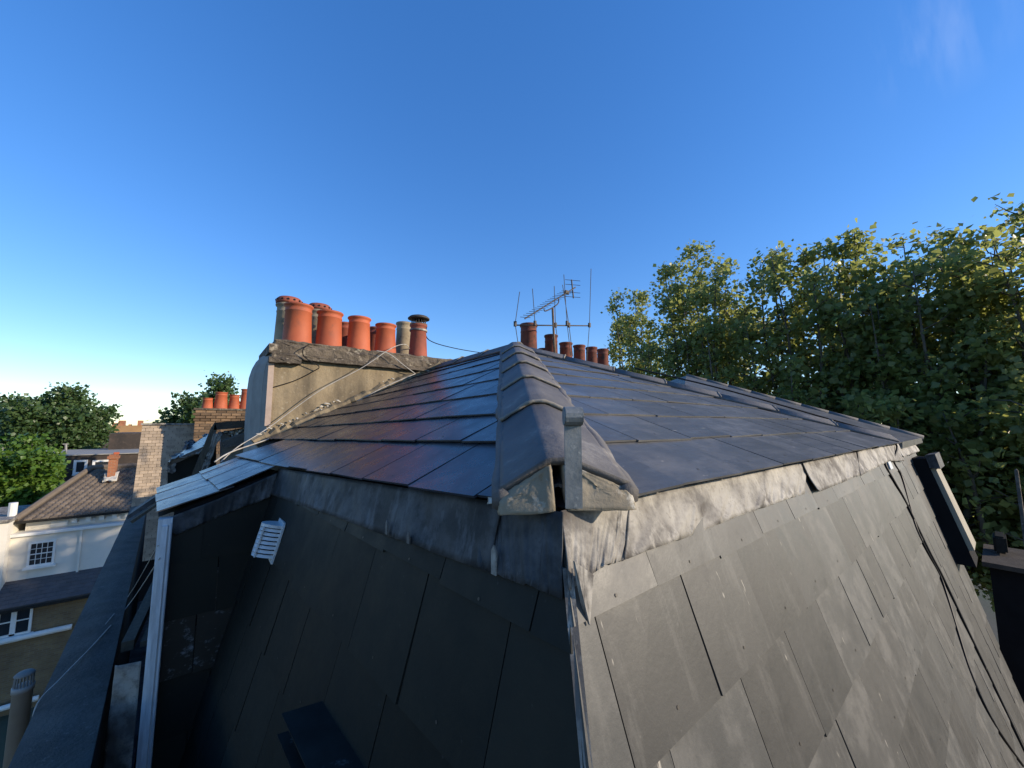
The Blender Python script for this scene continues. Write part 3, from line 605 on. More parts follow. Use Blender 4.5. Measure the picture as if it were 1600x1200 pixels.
# --- neighbour's hipped roof behind the far hip ------------------------------------
nbh = thing('neighbour_roof', 'grey hipped neighbour roof showing just above the right-hand hip line', 'roof', (5.6, 2.5, -11))
def nP(x, y): return hit(x, y, nPR, float(nPR@C0)+.02)
q1, q2 = nP(1441, 684), nP(1072, 587)
q2 = q2; low = np.array((q2[0]-.6, q2[1]-.3, q2[2]-.30))
bm = bmesh.new(); 
vA = np.array((4.30, .47, -.143)); pts = [vA, q1, q2, np.array((3.35, 1.72, .30)), np.array((4.1, .75, -.06))]
prism(bm, pts, (0, .0, -.05)); frombm('roof_slope', bm, M['slate_dry'], nbh)
bm = bmesh.new(); prism(bm, [q1, q2, q2+np.array((1.8, .6, -.8)), q1+np.array((.3, .3, -.3))], (0, 0, -.05)); frombm('roof_slope', bm, M['slate_dry'], nbh)
bm = bmesh.new(); prism(bm, [q2, np.array((3.35, 1.72, .28)), np.array((3.6, 3.6, .05)), q2+np.array((.5, 1.8, -.35))], (0, 0, -.05)); frombm('roof_slope', bm, M['slate'], nbh)
Ln = np.linalg.norm(q2-q1); dd = (q2-q1)/Ln; nseg = 9
for i in range(nseg):
    bm = bmesh.new(); a = q1+dd*(Ln*i/nseg); b = q1+dd*(Ln*(i+1)/nseg); tube(bm, [a-Zv*.01, b-Zv*.01], [.036, .036], 10); frombm('hip_tile', bm, M['hip'], nbh, smooth=True)
bm = bmesh.new(); bhex(bm, [(5.22, .6, -11), (q1[0]+.2, .6, -11), (q1[0]+.2, 5, -11), (5.22, 5, -11), (5.22, .6, -.75), (q1[0]+.2, .6, -.75), (q1[0]+.2, 5, -.6), (5.22, 5, -.6)]); frombm('wall', bm, M['dark_brick'], nbh)
# ================================================================== CHIMNEYS
def pot(parent, c, h, r0, r1, mat, rim=True, kind='roll', cap=None):
    bm = bmesh.new(); rt = r1*1.08
    pr_ = [(r0*1.0, 0), (r0*1.0, .02), (r0*.975, .03), (r1*1.0, h*.80), (r1*1.035, h*.81), (r1*1.035, h*.835), (r1*1.0, h*.845), (r1*1.0, h*.93), (rt*1.03, h*.95), (rt*1.05, h*.98), (rt*1.0, h), (r1*.84, h), (r1*.82, h*.9), (r1*.80, h*.55)]
    lathe(bm, c, pr_, 28); o = frombm('chimney_pot', bm, mat, parent, smooth=True)
    bm = bmesh.new(); lathe(bm, c, [(r1*.86, h+.0015), (rt*.97, h+.0015), (rt*1.03, h*.99)], 28); frombm('sooty_rim', bm, M['terracotta_dark'], o, smooth=True)
    bm = bmesh.new(); lathe(bm, c, [(.001, h*.62), (r1*.82, h*.62)], 20); frombm('flue_opening', bm, M['soot_and_shade'], o)
    if cap == 'dome':
        bm = bmesh.new(); z = h+.002
        lathe(bm, c, [(r1*.8, z), (r1*1.12, z+.004), (r1*1.15, z+.02), (r1*1.10, z+.05), (r1*.9, z+.072), (r1*.45, z+.085), (.001, z+.088)], 24); q = frombm('pot_cap', bm, M['terracotta_old'], o, smooth=True)
        for t in np.linspace(0, 2*math.pi, 14, endpoint=False):
            bm = bmesh.new(); lathe(bm, (0, 0, 0), [(.001, 0), (.011, 0), (.011, .004), (.001, .004)], 8)
            bmesh.ops.transform(bm, matrix=Matrix.Translation((c[0]+r1*1.135*math.cos(t), c[1]+r1*1.135*math.sin(t), c[2]+z+.034)) @ Matrix.Rotation(t, 4, 'Z') @ Matrix.Rotation(math.pi/2, 4, 'Y'), verts=bm.verts); frombm('cap_hole', bm, M['soot_and_shade'], q)  # flat black discs, the dark inside of each hole is painted on
    return o
SB = (1.25, 4.45, -11.0)
stack = thing('chimney_stack', 'rendered brown chimney stack with ten pots and wires, behind the left roof slope', 'chimney', SB)
# body: front face v=4.1, thick in v, rounded left end
def ring(z, inset, front=4.1):
    e = [(.447+inset*.55, front), (.40+inset*.8, front+.06), (.345+inset, 4.40), (.325+inset, 4.62), (.335+inset, 4.88)]
    return [np.array((x, y, z)) for x, y in e]+[np.array((2.46, 4.88, z)), np.array((2.46, front, z))]
levels = [(-2.0, .0), (.0, .0), (.35, .0), (.48, .008), (.56, .025), (.62, .05), (.67, .085), (.70, .12)]
bm = bmesh.new(); R_ = [[bm.verts.new(tuple(p)) for p in ring(z, i)] for z, i in levels]
for a, b in zip(R_, R_[1:]):
    for k in range(7): bm.faces.new((a[k], a[(k+1) % 7], b[(k+1) % 7], b[k]))
bm.faces.new(R_[-1]); bm.faces.new(R_[0][::-1])
body = frombm('stack_body', bm, M['render'], stack)
# grey rendered end strip
bm = bmesh.new()
for (z0, i0), (z1, i1) in zip(levels[:-1], levels[1:]):
    A, B = ring(z0, i0), ring(z1, i1)
    for k in range(0, 4): prism(bm, [A[k]+np.array((-.003, -.003, 0)), A[k+1]+np.array((-.003, 0, 0)), B[k+1]+np.array((-.003, 0, 0)), B[k]+np.array((-.003, -.003, 0))], (.002, .0005, 0))
frombm('end_render', bm, M['render_grey'], stack)
bm = bmesh.new(); bbox(bm, (.425, 4.078, -.02), (.470, 4.102, .60)); frombm('corner_batten', bm, basic('pinkish_batten', (.42, .33, .27), (.34, .26, .21), 10, .85, .3), stack)
def rough_beam(name, lo, hi, nseg, mat, parent, amp, seed, nj=None):
    rg = np.random.default_rng(seed); bm = bmesh.new(); xs = np.linspace(lo[0], hi[0], nseg+1); rings = []
    for x in xs:
        c = [(lo[1], lo[2]), ((lo[1]+hi[1])/2, lo[2]), (hi[1], lo[2]), (hi[1], (lo[2]+hi[2])/2), (hi[1], hi[2]), ((lo[1]+hi[1])/2, hi[2]), (lo[1]+amp, hi[2]), (lo[1], hi[2]-amp*1.2), (lo[1], (lo[2]+hi[2])/2)]
        rings.append([bm.verts.new((x, y+rg.normal(0, amp*.35), z+rg.normal(0, amp*.35))) for y, z in c])
    n = len(rings[0])
    for a, b in zip(rings, rings[1:]):
        for k in range(n): bm.faces.new((a[k], a[(k+1) % n], b[(k+1) % n], b[k]))
    bm.faces.new(rings[0][::-1]); bm.faces.new(rings[-1]); return frombm(name, bm, mat, parent)
rough_beam('coping', (.44, 4.035, .60), (2.36, 4.93, .645), 40, M['coping'], stack, .008, 1)
rough_beam('coping', (.42, 4.06, .648), (2.42, 4.93, .735), 40, M['coping'], stack, .012, 2)
rough_beam('flaunching', (.47, 4.10, .735), (2.36, 4.87, .785), 40, M['coping'], stack, .012, 3)
rough_beam('broken_coping', (.42, 4.02, .555), (.68, 4.10, .602), 8, M['coping'], stack, .009, 4)
for u_, ht, rr0, rr1 in ((.670, .392, .132, .118), (.962, .372, .128, .115), (1.262, .366, .124, .108), (1.556, .338, .122, .104)):
    pot(stack, (u_, 4.26, .785), ht, rr0, rr1, M['terracotta'])
cw = pot(stack, (1.955, 4.26, .785), .40, .112, .092, M['terracotta_old'])
bm = bmesh.new(); lathe(bm, (1.955, 4.26, .785), [(.102, .318), (.106, .322), (.106, .338), (.102, .342)], 24); frombm('strap', bm, M['lead'], cw, smooth=True)
cz = 1.185; bm = bmesh.new(); lathe(bm, (1.955, 4.26, cz), [(.072, -.02), (.100, 0), (.104, .01), (.072, .014)], 24); frombm('cowl_collar', bm, M['rust'], cw, smooth=True)
for t in np.linspace(0, 2*math.pi, 16, endpoint=False):
    bm = bmesh.new(); tube(bm, [(1.955+.082*math.cos(t), 4.26+.082*math.sin(t), cz+.01), (1.955+.082*math.cos(t), 4.26+.082*math.sin(t), cz+.075)], .0045, 5); frombm('cowl_bar', bm, M['aerial'], cw)
bm = bmesh.new(); lathe(bm, (1.955, 4.26, cz+.070), [(.07, -.002), (.128, 0), (.130, .012), (.105, .034), (.06, .048), (.001, .052)], 24); frombm('cowl_hood', bm, M['aerial'], cw, smooth=True)
for x, yt, a, b, mt, cp in ((452, 477, .128, .112, 'clay_buff', 'dome'), (499, 487, .124, .110, 'clay_buff', 'dome'), (541, 506, .108, .096, 'terracotta_old', None), (587, 513, .108, .094, 'terracotta_old', None), (632, 505, .110, .094, 'clay_buff', None)):
    t = atv(x, yt, 4.64); pot(stack, (t[0], t[1], .785), t[2]-.785, a, b, M[mt], cap=cp)
# flaking mortar fillet where roof meets stack
rg = np.random.default_rng(5); bm = bmesh.new()
wl_ = poly([(.36, 4.09, -.165), (.65, 4.09, -.03), (1.024, 4.09, .165), (1.45, 4.09, .365), (1.8, 4.09, .53), (2.15, 4.09, .70)])
tube(bm, [wl_(t)+np.array((0, rg.normal(0, .006), rg.normal(0, .008))) for t in np.linspace(0, 1, 46)], [.045+rg.uniform(-.012, .012) for _ in range(46)], 7); frombm('mortar_fillet', bm, M['render'], stack)
for i in range(22):
    t = rg.uniform(.0, .75)**1.3; p = wl_(t)+np.array((0, -.02, .055+rg.uniform(0, .02))); s = rg.uniform(.006, .014)
    lump('mortar_flake', [p+rg.normal(0, s, 3)*np.array((1.4, .3, .7)) for _ in range(8)], M['mortar_pale'], stack, 1, .001, i)
# rear stack behind the ridge
rs = thing('chimney_stack', 'distant chimney stack with old red pots behind the roof peak, carrying the aerial', 'chimney', (5.4, 6.0, -11))
bm = bmesh.new(); bbox(bm, (4.05, 5.72, -11), (6.9, 6.35, 1.06)); bbox(bm, (4.0, 5.67, 1.06), (6.95, 6.40, 1.14)); frombm('stack_body', bm, M['stock_brick'], rs)
def rearpot(x, ytop, wpx, v_, mat):
    t = atv(x, ytop, v_); d = float(t@FW); r = wpx/600*d/2; pot(rs, (t[0], t[1], 1.14), t[2]-1.14, r*1.06, r*.92, mat)
for a in ((826, 507, 27, 6.0, 'terracotta_dark'), (861, 524, 21, 6.0, 'terracotta_dark'), (884, 536, 20.5, 6.0, 'terracotta_dark'), (905, 540, 19, 6.0, 'terracotta_dark'), (924, 543, 18, 6.0, 'terracotta_dark'), (941.5, 546, 18, 6.0, 'terracotta_dark'), (849, 545, 17, 6.2, 'terracotta_dark')): rearpot(*a[:4], M[a[4]])
# aerial
av = 5.62
A = lambda x, y, v_=av: atv(x, y, v_)
aer = thing('television_aerial', 'rusty television aerial with crossbar and tall rods above the roof peak', 'aerial', A(864, 560))
bm = bmesh.new(); tube(bm, [A(868, 580), A(863.5, 482)], .024, 8); frombm('mast', bm, M['rust'], aer, smooth=True)
bm = bmesh.new(); tube(bm, [A(804, 508), A(921, 509)], .014, 8); frombm('crossbar', bm, M['aerial'], aer, smooth=True)
for pts in ([(812, 456), (805, 506), (810, 540)], [(832, 451), (836, 505)], [(866, 447), (868, 508), (870, 522)], [(881, 429), (886, 505), (892, 556)], [(879, 445), (889, 508), (895, 557)], [(923.5, 420), (921, 508), (917, 564)]):
    bm = bmesh.new(); P_ = [A(*p, av-.02) for p in pts]; tube(bm, P_, .0075, 5); rod = frombm('rod', bm, M['aerial'], aer)
    j = P_[1]; bm = bmesh.new(); bbox(bm, j-np.array((.022, .022, .05)), j+np.array((.022, .022, .05))); frombm('clamp', bm, M['aerial'], rod)
b0, b1_ = A(820, 498, 5.40), A(899, 449, 5.75)
bm = bmesh.new(); tube(bm, [b0, b1_], .014, 6); boom = frombm('boom', bm, M['aerial'], aer)
el = np.array((.72, -.35, .0)); el /= np.linalg.norm(el)
for i in range(17):
    t = .01+i/17*.86; p = b0+(b1_-b0)*t; l = .10+.05*t; bm = bmesh.new(); tube(bm, [p-el*l+Zv*.02, p+el*l-Zv*.0+Zv*.02], .005, 4); frombm('element', bm, M['aerial'], boom)
bm = bmesh.new(); bbox(bm, b0+(b1_-b0)*.80-np.array((.05, .03, .03)), b0+(b1_-b0)*.80+np.array((.05, .03, .045))); frombm('dipole_box', bm, M['aerial'], boom)
t_, b_ = A(893, 437, 5.75), A(896, 466, 5.75); bm = bmesh.new(); tube(bm, [t_, b_], .016, 6); rf = frombm('reflector', bm, M['aerial'], boom)
for y in (438, 445, 457, 464):
    c = A(895, y, 5.75); bm = bmesh.new(); tube(bm, [c-el*.18, c+el*.18], .006, 4); frombm('reflector_rod', bm, M['aerial'], rf)
cable('bracket', [A(850, 483), A(852, 486), A(863, 481), A(872, 474), A(873, 467)], .013, M['aerial'], None, parent=aer)
# ================================================================== PARAPET, GUTTER, PIPE
pz = -1.2
pin = lambda v: -.235-.058*(v-2.1); pou = lambda v: -.46-.0505*(v-2.27)
par = thing('parapet_wall', 'dark felt-topped parapet wall running away along the gutter at lower left', 'parapet', (-.5, 3.5, -11))
bm = bmesh.new(); rg = np.random.default_rng(11); vs = np.linspace(-.8, 7.9, 50); V = []; Fc = []
for v in vs:
    for i, t in enumerate(np.linspace(0, 1, 7)): V.append((pou(v)+(pin(v)-pou(v))*t, v, pz+.012*math.sin(t*3.1)+rg.normal(0, .0025)))
for i in range(len(vs)-1):
    for k in range(6): Fc.append((i*7+k, i*7+k+1, (i+1)*7+k+1, (i+1)*7+k))
pyd('felt_capping', V, Fc, M['felt'], par, smooth=True)
bm = bmesh.new(); z1 = pz-.012; a, b = -.8, 7.9
bhex(bm, [(pou(a), a, -11), (pin(a), a, -11), (pin(b), b, -11), (pou(b), b, -11), (pou(a), a, z1), (pin(a), a, z1), (pin(b), b, z1), (pou(b), b, z1)]); frombm('wall', bm, M['dark_brick'], par)
plank = thing('timber_plank', 'old mossy timber plank lying in the dark gutter', 'plank', tuple(hit(190, 1010, (1, 0, 0), -.24)))
bm = bmesh.new(); a, b = atu(188, 1020, -.27), atu(250, 893, -.19)
for o_, w_, h_ in ((0, .05, .05), (.075, .035, .03)):
    x = np.array((1., 0, 0)); bhex(bm, [a+x*o_, a+x*(o_+w_), b+x*(o_+w_), b+x*o_]+[p+Zv*h_ for p in (a+x*o_, a+x*(o_+w_), b+x*(o_+w_), b+x*o_)])
frombm('board', bm, M['wood'], plank)
bm = bmesh.new(); bbox(bm, (-.55, 2.2, -2.5), (.35, 7.5, -2.42)); tag(frombm('gutter_floor', bm, M['lead_dark'], None, (0, 4, -2.45)), kind='structure')
pp = dep(38, 1060, 2.9); vp = thing('soil_vent_pipe', 'grey plastic soil vent pipe with a slotted cage top at lower left', 'pipe', (pp[0], pp[1], -11))
top = dep(38, 1078, 2.9)[2]; bm = bmesh.new(); lathe(bm, (pp[0], pp[1], 0), [(.052, -11), (.052, top), (.058, top), (.058, top+.04), (.050, top+.042)], 24, cap=True); frombm('pipe', bm, basic('grey_pipe', (.34, .33, .31), (.28, .27, .25), 5, .6, .1), vp, smooth=True)
bm = bmesh.new(); lathe(bm, (pp[0], pp[1], 0), [(.06, top-.62), (.066, top-.615), (.066, top-.575), (.06, top-.57)], 24); frombm('pipe_clip', bm, M['black_metal'], vp)
for t in np.linspace(0, 2*math.pi, 18, endpoint=False):
    bm = bmesh.new(); tube(bm, [(pp[0]+.05*math.cos(t), pp[1]+.05*math.sin(t), top+.03), (pp[0]+.046*math.cos(t), pp[1]+.046*math.sin(t), top+.12)], .0045, 5); frombm('cage_bar', bm, M['render_grey'], vp)
bm = bmesh.new(); lathe(bm, (pp[0], pp[1], top+.12), [(.052, -.008), (.054, 0), (.04, .014), (.001, .02)], 20); frombm('cage_top', bm, M['render_grey'], vp, smooth=True)
# ================================================================== CABLES
on = lambda x, y, d: dep(x, y, d)
def onroof(x, y):
    v = 3.
    lo_, hi_ = .4, 8.; d = ray(x, y)
    return d
cable('cable', [atv(250, 872, 2.40), atu(205, 940, -.30), hit(150, 1003, (0, 0, 1), pz+.03), hit(95, 1060, (0, 0, 1), pz+.03), hit(58, 1100, (0, 0, 1), pz+.02), hit(47, 1150, (0, 0, 1), pz-.1)], .0028, M['pale_cable'], 'thin pale cable drooping across the dark parapet top')
cable('cable', [atv(247, 852, 2.42), atu(205, 925, -.32), hit(165, 975, (0, 0, 1), pz+.03)], .0022, M['pale_cable'], 'finer grey cable beside the white corner trim, short and taut')
cable('cable', [atv(335, 722, 3.38), atv(362, 706, 3.45), atv(420, 686, 3.9), atv(470, 666, 4.04), atv(540, 636, 4.04), atv(600, 605, 4.04), atv(649, 584, 4.05)], .0055, M['pale_cable'], 'pale cable running along the foot of the chimney stack')
cable('cable', [atv(345, 722, 3.40), atv(372, 698, 3.6), atv(420, 668, 4.0), atv(500, 610, 4.02), atv(565, 575, 4.0), atv(610, 545, 4.0), atv(632, 538, 4.1), atv(640, 545, 4.2)], .0042, M['pale_cable'], 'cable slanting up across the rendered stack to the pots')
cable('cable', [atv(420, 607, 4.085), atv(460, 595, 4.085), atv(490, 580, 4.085), atv(498, 572, 4.03), atv(476, 558, 4.01), atv(474, 545, 4.0), atv(486, 537, 4.15)], .0045, M['black_cable'], 'dark wire looping down the stack face below the leftmost pot')
cable('cable', [atv(588, 548, 4.0), atv(608, 553, 3.99), atv(630, 570, 3.99), atv(649, 584, 4.05)], .005, M['pale_cable'], 'short pale cable from the coping down to the roof slope')
cable('cable', [(2.03, 4.2, 1.17), atv(670, 531, 4.3), atv(710, 544, 4.8), atv(760, 552, 5.6), atv(790, 553, 6.5)], .006, M['black_cable'], 'thin wire strung from the cowled pot towards the roof peak')
mo = lambda x, y, h=.02: onmr(x, y)+MR_N*h
cable('cable', [P_R(2.95, 1.95)+Zv*.09, P_R(3.35, 1.46)+Zv*.10, P_R(3.85, .93)+Zv*.07, P_R(4.16, .52)+Zv*.03, mo(1391, 722), mo(1403, 745), mo(1415, 790), mo(1427, 830), mo(1442, 862), mo(1462, 900), mo(1474, 935), mo(1490, 990), mo(1512, 1060), mo(1545, 1130), mo(1590, 1195)], .0065, M['black_cable'], 'loose black cable snaking from the far hip down the sunny slates')
cable('cable', [P_R(4.12, .53)+Zv*.02, mo(1376, 722), mo(1390, 752), mo(1406, 780), mo(1425, 820), mo(1447, 866), mo(1466, 902), mo(1500, 975), mo(1540, 1060), mo(1575, 1135), mo(1605, 1200)], .0085, M['black_cable'], 'straighter black cable down the sunny mansard beside the loose one')
bm = bmesh.new(); p1, p2 = mo(1370, 700, .02), mo(1384, 735, .02)
prism(bm, [p1, p1+np.array((.10, 0, 0)), p2+np.array((.10, 0, 0)), p2], MR_N*.008); frombm('cable_clip_plate', bm, M['white_metal'], house)
# ================================================================== NEIGHBOUR ROOFSCAPE (left)
ng = thing('ruined_roof_edge', 'ramshackle dark neighbour roof edge with peeling lead and mossy kerb, below the stack', 'roof', (.3, 6.0, -11))
n5 = lambda x, y, v_=5.2: atv(x, y, v_)
box('wall', (n5(264, 740)[0], 5.2, -11), (4.5, 12.9, -1.35), M['dark_brick'], ng)
slab('cheek', [n5(261, 800), n5(262, 722), n5(338, 688), n5(338, 800)], (0, .12, 0), M['mslate_dark'], ng)
slab('slate_slope', [n5(262, 722, 5.15), n5(335, 690, 5.15), n5(330, 675, 6.6), n5(284, 706, 6.6)], (0, .0, -.05), M['slate'], ng)
leadstrip2 = lambda *a, **k_: None
rg = np.random.default_rng(21)
def crumple(name, q, mat, amp, n=14):
    q = [np.array(p) for p in q]; V = []; Fc = []
    for i in range(n+1):
        for j in range(n+1):
            s, t = i/n, j/n; p = (q[0]*(1-s)+q[1]*s)*(1-t)+(q[3]*(1-s)+q[2]*s)*t; V.append(p+rg.normal(0, amp, 3)+Zv*amp*2*math.sin(s*7+t*3))
    for i in range(n):
        for j in range(n): Fc.append((i*(n+1)+j, (i+1)*(n+1)+j, (i+1)*(n+1)+j+1, i*(n+1)+j+1))
    o = pyd(name, V, Fc, mat, ng, smooth=True); m_ = o.modifiers.new('thickness', 'SOLIDIFY'); m_.thickness = .006
    return o
crumple('peeling_lead', [n5(262, 723, 5.1), n5(318, 702, 5.1), n5(330, 690, 6.0), n5(285, 706, 6.2)], M['lead'], .012)
crumple('peeling_lead', [n5(286, 706, 5.6), n5(316, 702, 5.6), n5(333, 680, 6.6), n5(300, 690, 6.6)], M['lead_dark'], .02)
crumple('lead_patch', [n5(262, 740, 5.12), n5(274, 738, 5.12), n5(275, 724, 5.12), n5(262, 728, 5.12)], M['lead'], .004, 8)
slab('mossy_kerb', [n5(300, 741, 4.95), n5(311, 741, 4.95), n5(339, 672, 4.95), n5(336, 660, 4.95), n5(330, 668, 4.95)], (0, .10, 0), M['wood'], ng)
crumple('kerb_lead', [n5(312, 741, 4.94), n5(322, 738, 4.94), n5(347, 676, 4.94), n5(337, 675, 4.94)], M['lead'], .006, 10)
slab('dark_lintel', [n5(334, 672, 4.95), n5(336, 660, 4.95), n5(408, 655, 4.95), n5(407, 666, 4.95)], (0, .5, 0), M['dark_brick'], ng)
slab('rubble_wall', [n5(345, 676, 5.05), n5(410, 664, 5.05), n5(412, 720, 5.05), n5(345, 740, 5.05)], (0, .3, 0), M['render_grey'], ng)
crumple('rubble_mortar', [n5(349, 682, 5.0), n5(372, 678, 5.0), n5(400, 668, 5.02), n5(352, 674, 5.02)], M['mortar_pale'], .012, 8)
slab('grey_ledge', [n5(347, 690, 4.75), n5(352, 699, 4.75), n5(408, 692, 4.75), n5(410, 672, 4.75), n5(372, 680, 4.75)], (0, .2, 0), M['felt'], ng)
slab('gutter_board', [n5(199, 812, 5.6), n5(199, 806, 5.6), n5(246, 774, 5.6), n5(247, 783, 5.6)], (0, .35, 0), M['lead_dark'], ng)
slab('gutter_board', [n5(203, 815, 5.4), n5(247, 786, 5.4), n5(247, 790, 5.4), n5(207, 818, 5.4)], (0, .2, 0), M['wood'], ng)
# pale tile-hung wall: tiles joined (each under ten pixels), lead capping
tw = thing('tile_hung_wall', 'pale tile-hung wall with lead capping, half in shadow, left of the brick stack', 'wall', (-.9, 14.5, -11))
vt_ = 14.15; u0, u1 = atv(223, 662, vt_)[0], atv(305, 662, vt_)[0]; zt = atv(260, 664, vt_)[2]
bm = bmesh.new(); bhex(bm, [(u0-.30, vt_, -11), (u1+.2, vt_, -11), (u1+.2, vt_+1.2, -11), (u0-.30, vt_+1.2, -11), (u0, vt_, zt), (u1+.2, vt_, zt), (u1+.2, vt_+1.2, zt), (u0, vt_+1.2, zt)]); frombm('wall_core', bm, M['deck'], tw)
bm = bmesh.new(); rg = np.random.default_rng(31); k = 0
for z in np.arange(zt-.08, -3.6, -.080):
    ul = u0-.30*(zt-z)/(zt+11); u = ul-(k % 2)*.0775
    while u < u1+.2:
        a, b = max(u, ul), min(u+.148, u1+.2)
        if b-a > .02:
            y0, y1 = vt_-.022-rg.uniform(0, .006), vt_-.004; bhex(bm, [(a, y0-.012, z), (b, y0-.012, z), (b, y0, z), (a, y0, z), (a, y1-.012, z+.12), (b, y1-.012, z+.12), (b, y1, z+.12), (a, y1, z+.12)])
        u += .155
    k += 1
o = frombm('hung_tiles', bm, M['pale_tile'], tw); o['kind'] = 'stuff'
box('lead_capping', (u0-.03, vt_-.07, zt), (u1+.22, vt_+1.25, zt+.05), M['lead'], tw)
# brick stack with four orange pots
v_ = 13.4; bsx0, bsx1 = atv(304, 660, v_)[0], 2.0; ztop = atv(345, 641, v_)[2]
bs = thing('chimney_stack', 'brown brick chimney stack with four slim orange pots at middle left', 'chimney', ((bsx0+bsx1)/2, v_+.3, -11))
bm = bmesh.new(); bbox(bm, (bsx0+.02, v_+.012, -11), (bsx1, v_+.7, ztop)); frombm('stack_core', bm, M['joint'], bs)
me_b = None; k = 0
for z in np.arange(ztop-.075, ztop-1.25, -.075):
    proud = .05 if k in (1, 2) else (.03 if k == 3 else 0)
    x = bsx0-(.1125 if k % 2 else 0)
    while x < 1.15:
        a = max(x, bsx0-proud); b = x+.213
        if b-a > .05:
            if b-a > .2 and me_b is None:
                bm = bmesh.new(); bbox(bm, (0, 0, 0), (.213, .10, .064)); bmesh.ops.bevel(bm, geom=bm.edges[:], offset=.004, segments=1, affect='EDGES'); me_b = bpy.data.meshes.new('brick'); bm.to_mesh(me_b); bm.free(); me_b.materials.append(M['brick_piece'])
            o = bpy.data.objects.new('brick', me_b); COL.objects.link(o); o.parent = bs
            o.location = (a-ORG[bs.name][0], v_-proud-rg.uniform(0, .004)-ORG[bs.name][1], z-ORG[bs.name][2]); o.scale = ((b-a)/.213, 1, 1)
        x += .225
    k += 1
box('coping', (bsx0-.04, v_-.03, ztop), (bsx1, v_+.75, ztop+.05), M['coping'], bs)
for x, y, w_ in ((325, 622, 14), (346.5, 613, 17), (367, 617, 14), (385, 608, 14)):
    t = atv(x, y, v_+.3); d = float(t@FW); r_ = w_/600*d/2; pot(bs, (t[0], t[1], ztop+.05), t[2]-ztop-.05, r_*1.05, r_*.86, M['terracotta'])
# ================================================================== WHITE HOUSE WITH BROWN ROOF
vH = 25.7; h = lambda x, y, v_=vH: atv(x, y, v_)
wh = thing('white_house', 'white stucco house with brown tiled hip roof and brick lower storey, at left', 'house', (-4.3, 28, -11))
xl, xr = h(18, 830)[0], h(215, 815)[0]+1.2
zE = h(120, 806)[2]; zC = h(110, 826)[2]; zW = h(90, 897)[2]
box('upper_wall', (xl+.25, vH+.5, zC-.2), (xr, vH+7, zE), M['white_wall'], wh)
box('wall', (xl, vH, -11), (xr, vH+7, zC-.08), M['white_wall'], wh)
box('cornice', (xl-.10, vH-.14, zC-.08), (xr, vH+.62, zC+.04), M['white_paint'], wh)
box('wall_pier', (h(124, 850)[0], vH-.10, zW-.3), (h(127.5, 850)[0], vH-.002, zC-.1), M['white_wall'], wh)
for i in range(9):
    x = h(110, 812)[0]+i*.42; box('bracket', (x, vH+.26, zE-.34), (x+.16, vH+.498, zE-.06), M['white_paint'], wh)
for i in range(4):
    x = h(75, 818)[0]+i*.84; box('parapet_panel', (x, vH+.46, zC+.08), (x+.5, vH+.498, zC+.30), M['white_paint'], wh)
# hip roof
rl, rr_ = h(28, 806)[0]-.1, xr+.1; rv0, rv1 = vH+.10, vH+7.2
pk1 = np.array(hit(142, 733, (0, 1, 0), vH+3.6)); zR = pk1[2]; pk2 = np.array((xr-1.5, vH+3.6, zR))
E0, E1, E2, E3 = np.array((rl, rv0, zE)), np.array((rr_, rv0, zE)), np.array((rr_, rv1, zE)), np.array((rl, rv1, zE))
bm = bmesh.new(); vv = [bm.verts.new(tuple(p)) for p in (E0, E1, E2, E3, pk1, pk2)]
for f in ((0, 1, 5, 4), (1, 2, 5), (2, 3, 4, 5), (3, 0, 4), (3, 2, 1, 0)): bm.faces.new([vv[i] for i in f])
roof = frombm('roof', bm, M['far_roof'], wh)
bm = bmesh.new(); nr = 26                                     # tiles of the front slope, joined (four pixels each)
for r_ in range(nr):
    t0, t1 = r_/nr, min((r_+1.15)/nr, 1); A0, B0 = E0+(pk1-E0)*t0, E1+(pk2-E1)*t0; A1, B1 = E0+(pk1-E0)*t1, E1+(pk2-E1)*t1
    nx = int((B0[0]-A0[0])/.24)
    for c in range(nx):
        xa_, xb_ = A0[0]+c*.24+(r_ % 2)*.0, A0[0]+c*.24+.225
        if xb_ > B0[0] or xa_ < A1[0]-.02 or xb_ > B1[0]+.05: continue
        l = .045+rg.uniform(0, .012); y0, z0 = A0[1], A0[2]; y1, z1 = A1[1], A1[2]; xm = (xa_+xb_)/2
        v6 = [bm.verts.new(q) for q in ((xa_, y0, z0+l*.5), (xm, y0, z0+l*1.7), (xb_, y0, z0+l*.5), (xa_, y1, z1+.012), (xm, y1, z1+.045), (xb_, y1, z1+.012), (xa_, y0, z0), (xb_, y0, z0))]
        bm.faces.new((v6[0], v6[1], v6[4], v6[3])); bm.faces.new((v6[1], v6[2], v6[5], v6[4])); bm.faces.new((v6[6], v6[7], v6[2], v6[1], v6[0]))
o = frombm('roof_tiles', bm, M['roof_tile'], wh); o['kind'] = 'stuff'
bm = bmesh.new(); tube(bm, [E0+Zv*.08, pk1+Zv*.08], .12, 8); frombm('hip_tiles', bm, M['roof_tile'], wh)
bm = bmesh.new(); tube(bm, [pk1+Zv*.08, pk2+Zv*.08], .12, 8); frombm('ridge_tiles', bm, M['roof_tile'], wh)
bm = bmesh.new(); tube(bm, [E1+Zv*.08, pk2+Zv*.08], .12, 8); frombm('hip_tiles', bm, M['roof_tile'], wh)
c0, c1_ = h(168, 735, vH+2.3), h(183, 710, vH+2.3); bm = bmesh.new(); bbox(bm, (c0[0], vH+2.3, c0[2]-.6), (c1_[0], vH+2.85, c1_[2])); ch = frombm('chimney', bm, M['red_brick'], wh)
box('chimney_cap', (c0[0]-.05, vH+2.24, c1_[2]-.22), (c1_[0]+.05, vH+2.91, c1_[2]-.08), M['red_brick'], ch)
box('chimney_pot', (c0[0]+.12, vH+2.45, c1_[2]), (c0[0]+.33, vH+2.66, c1_[2]+.10), M['terracotta'], ch, bevel=.02)
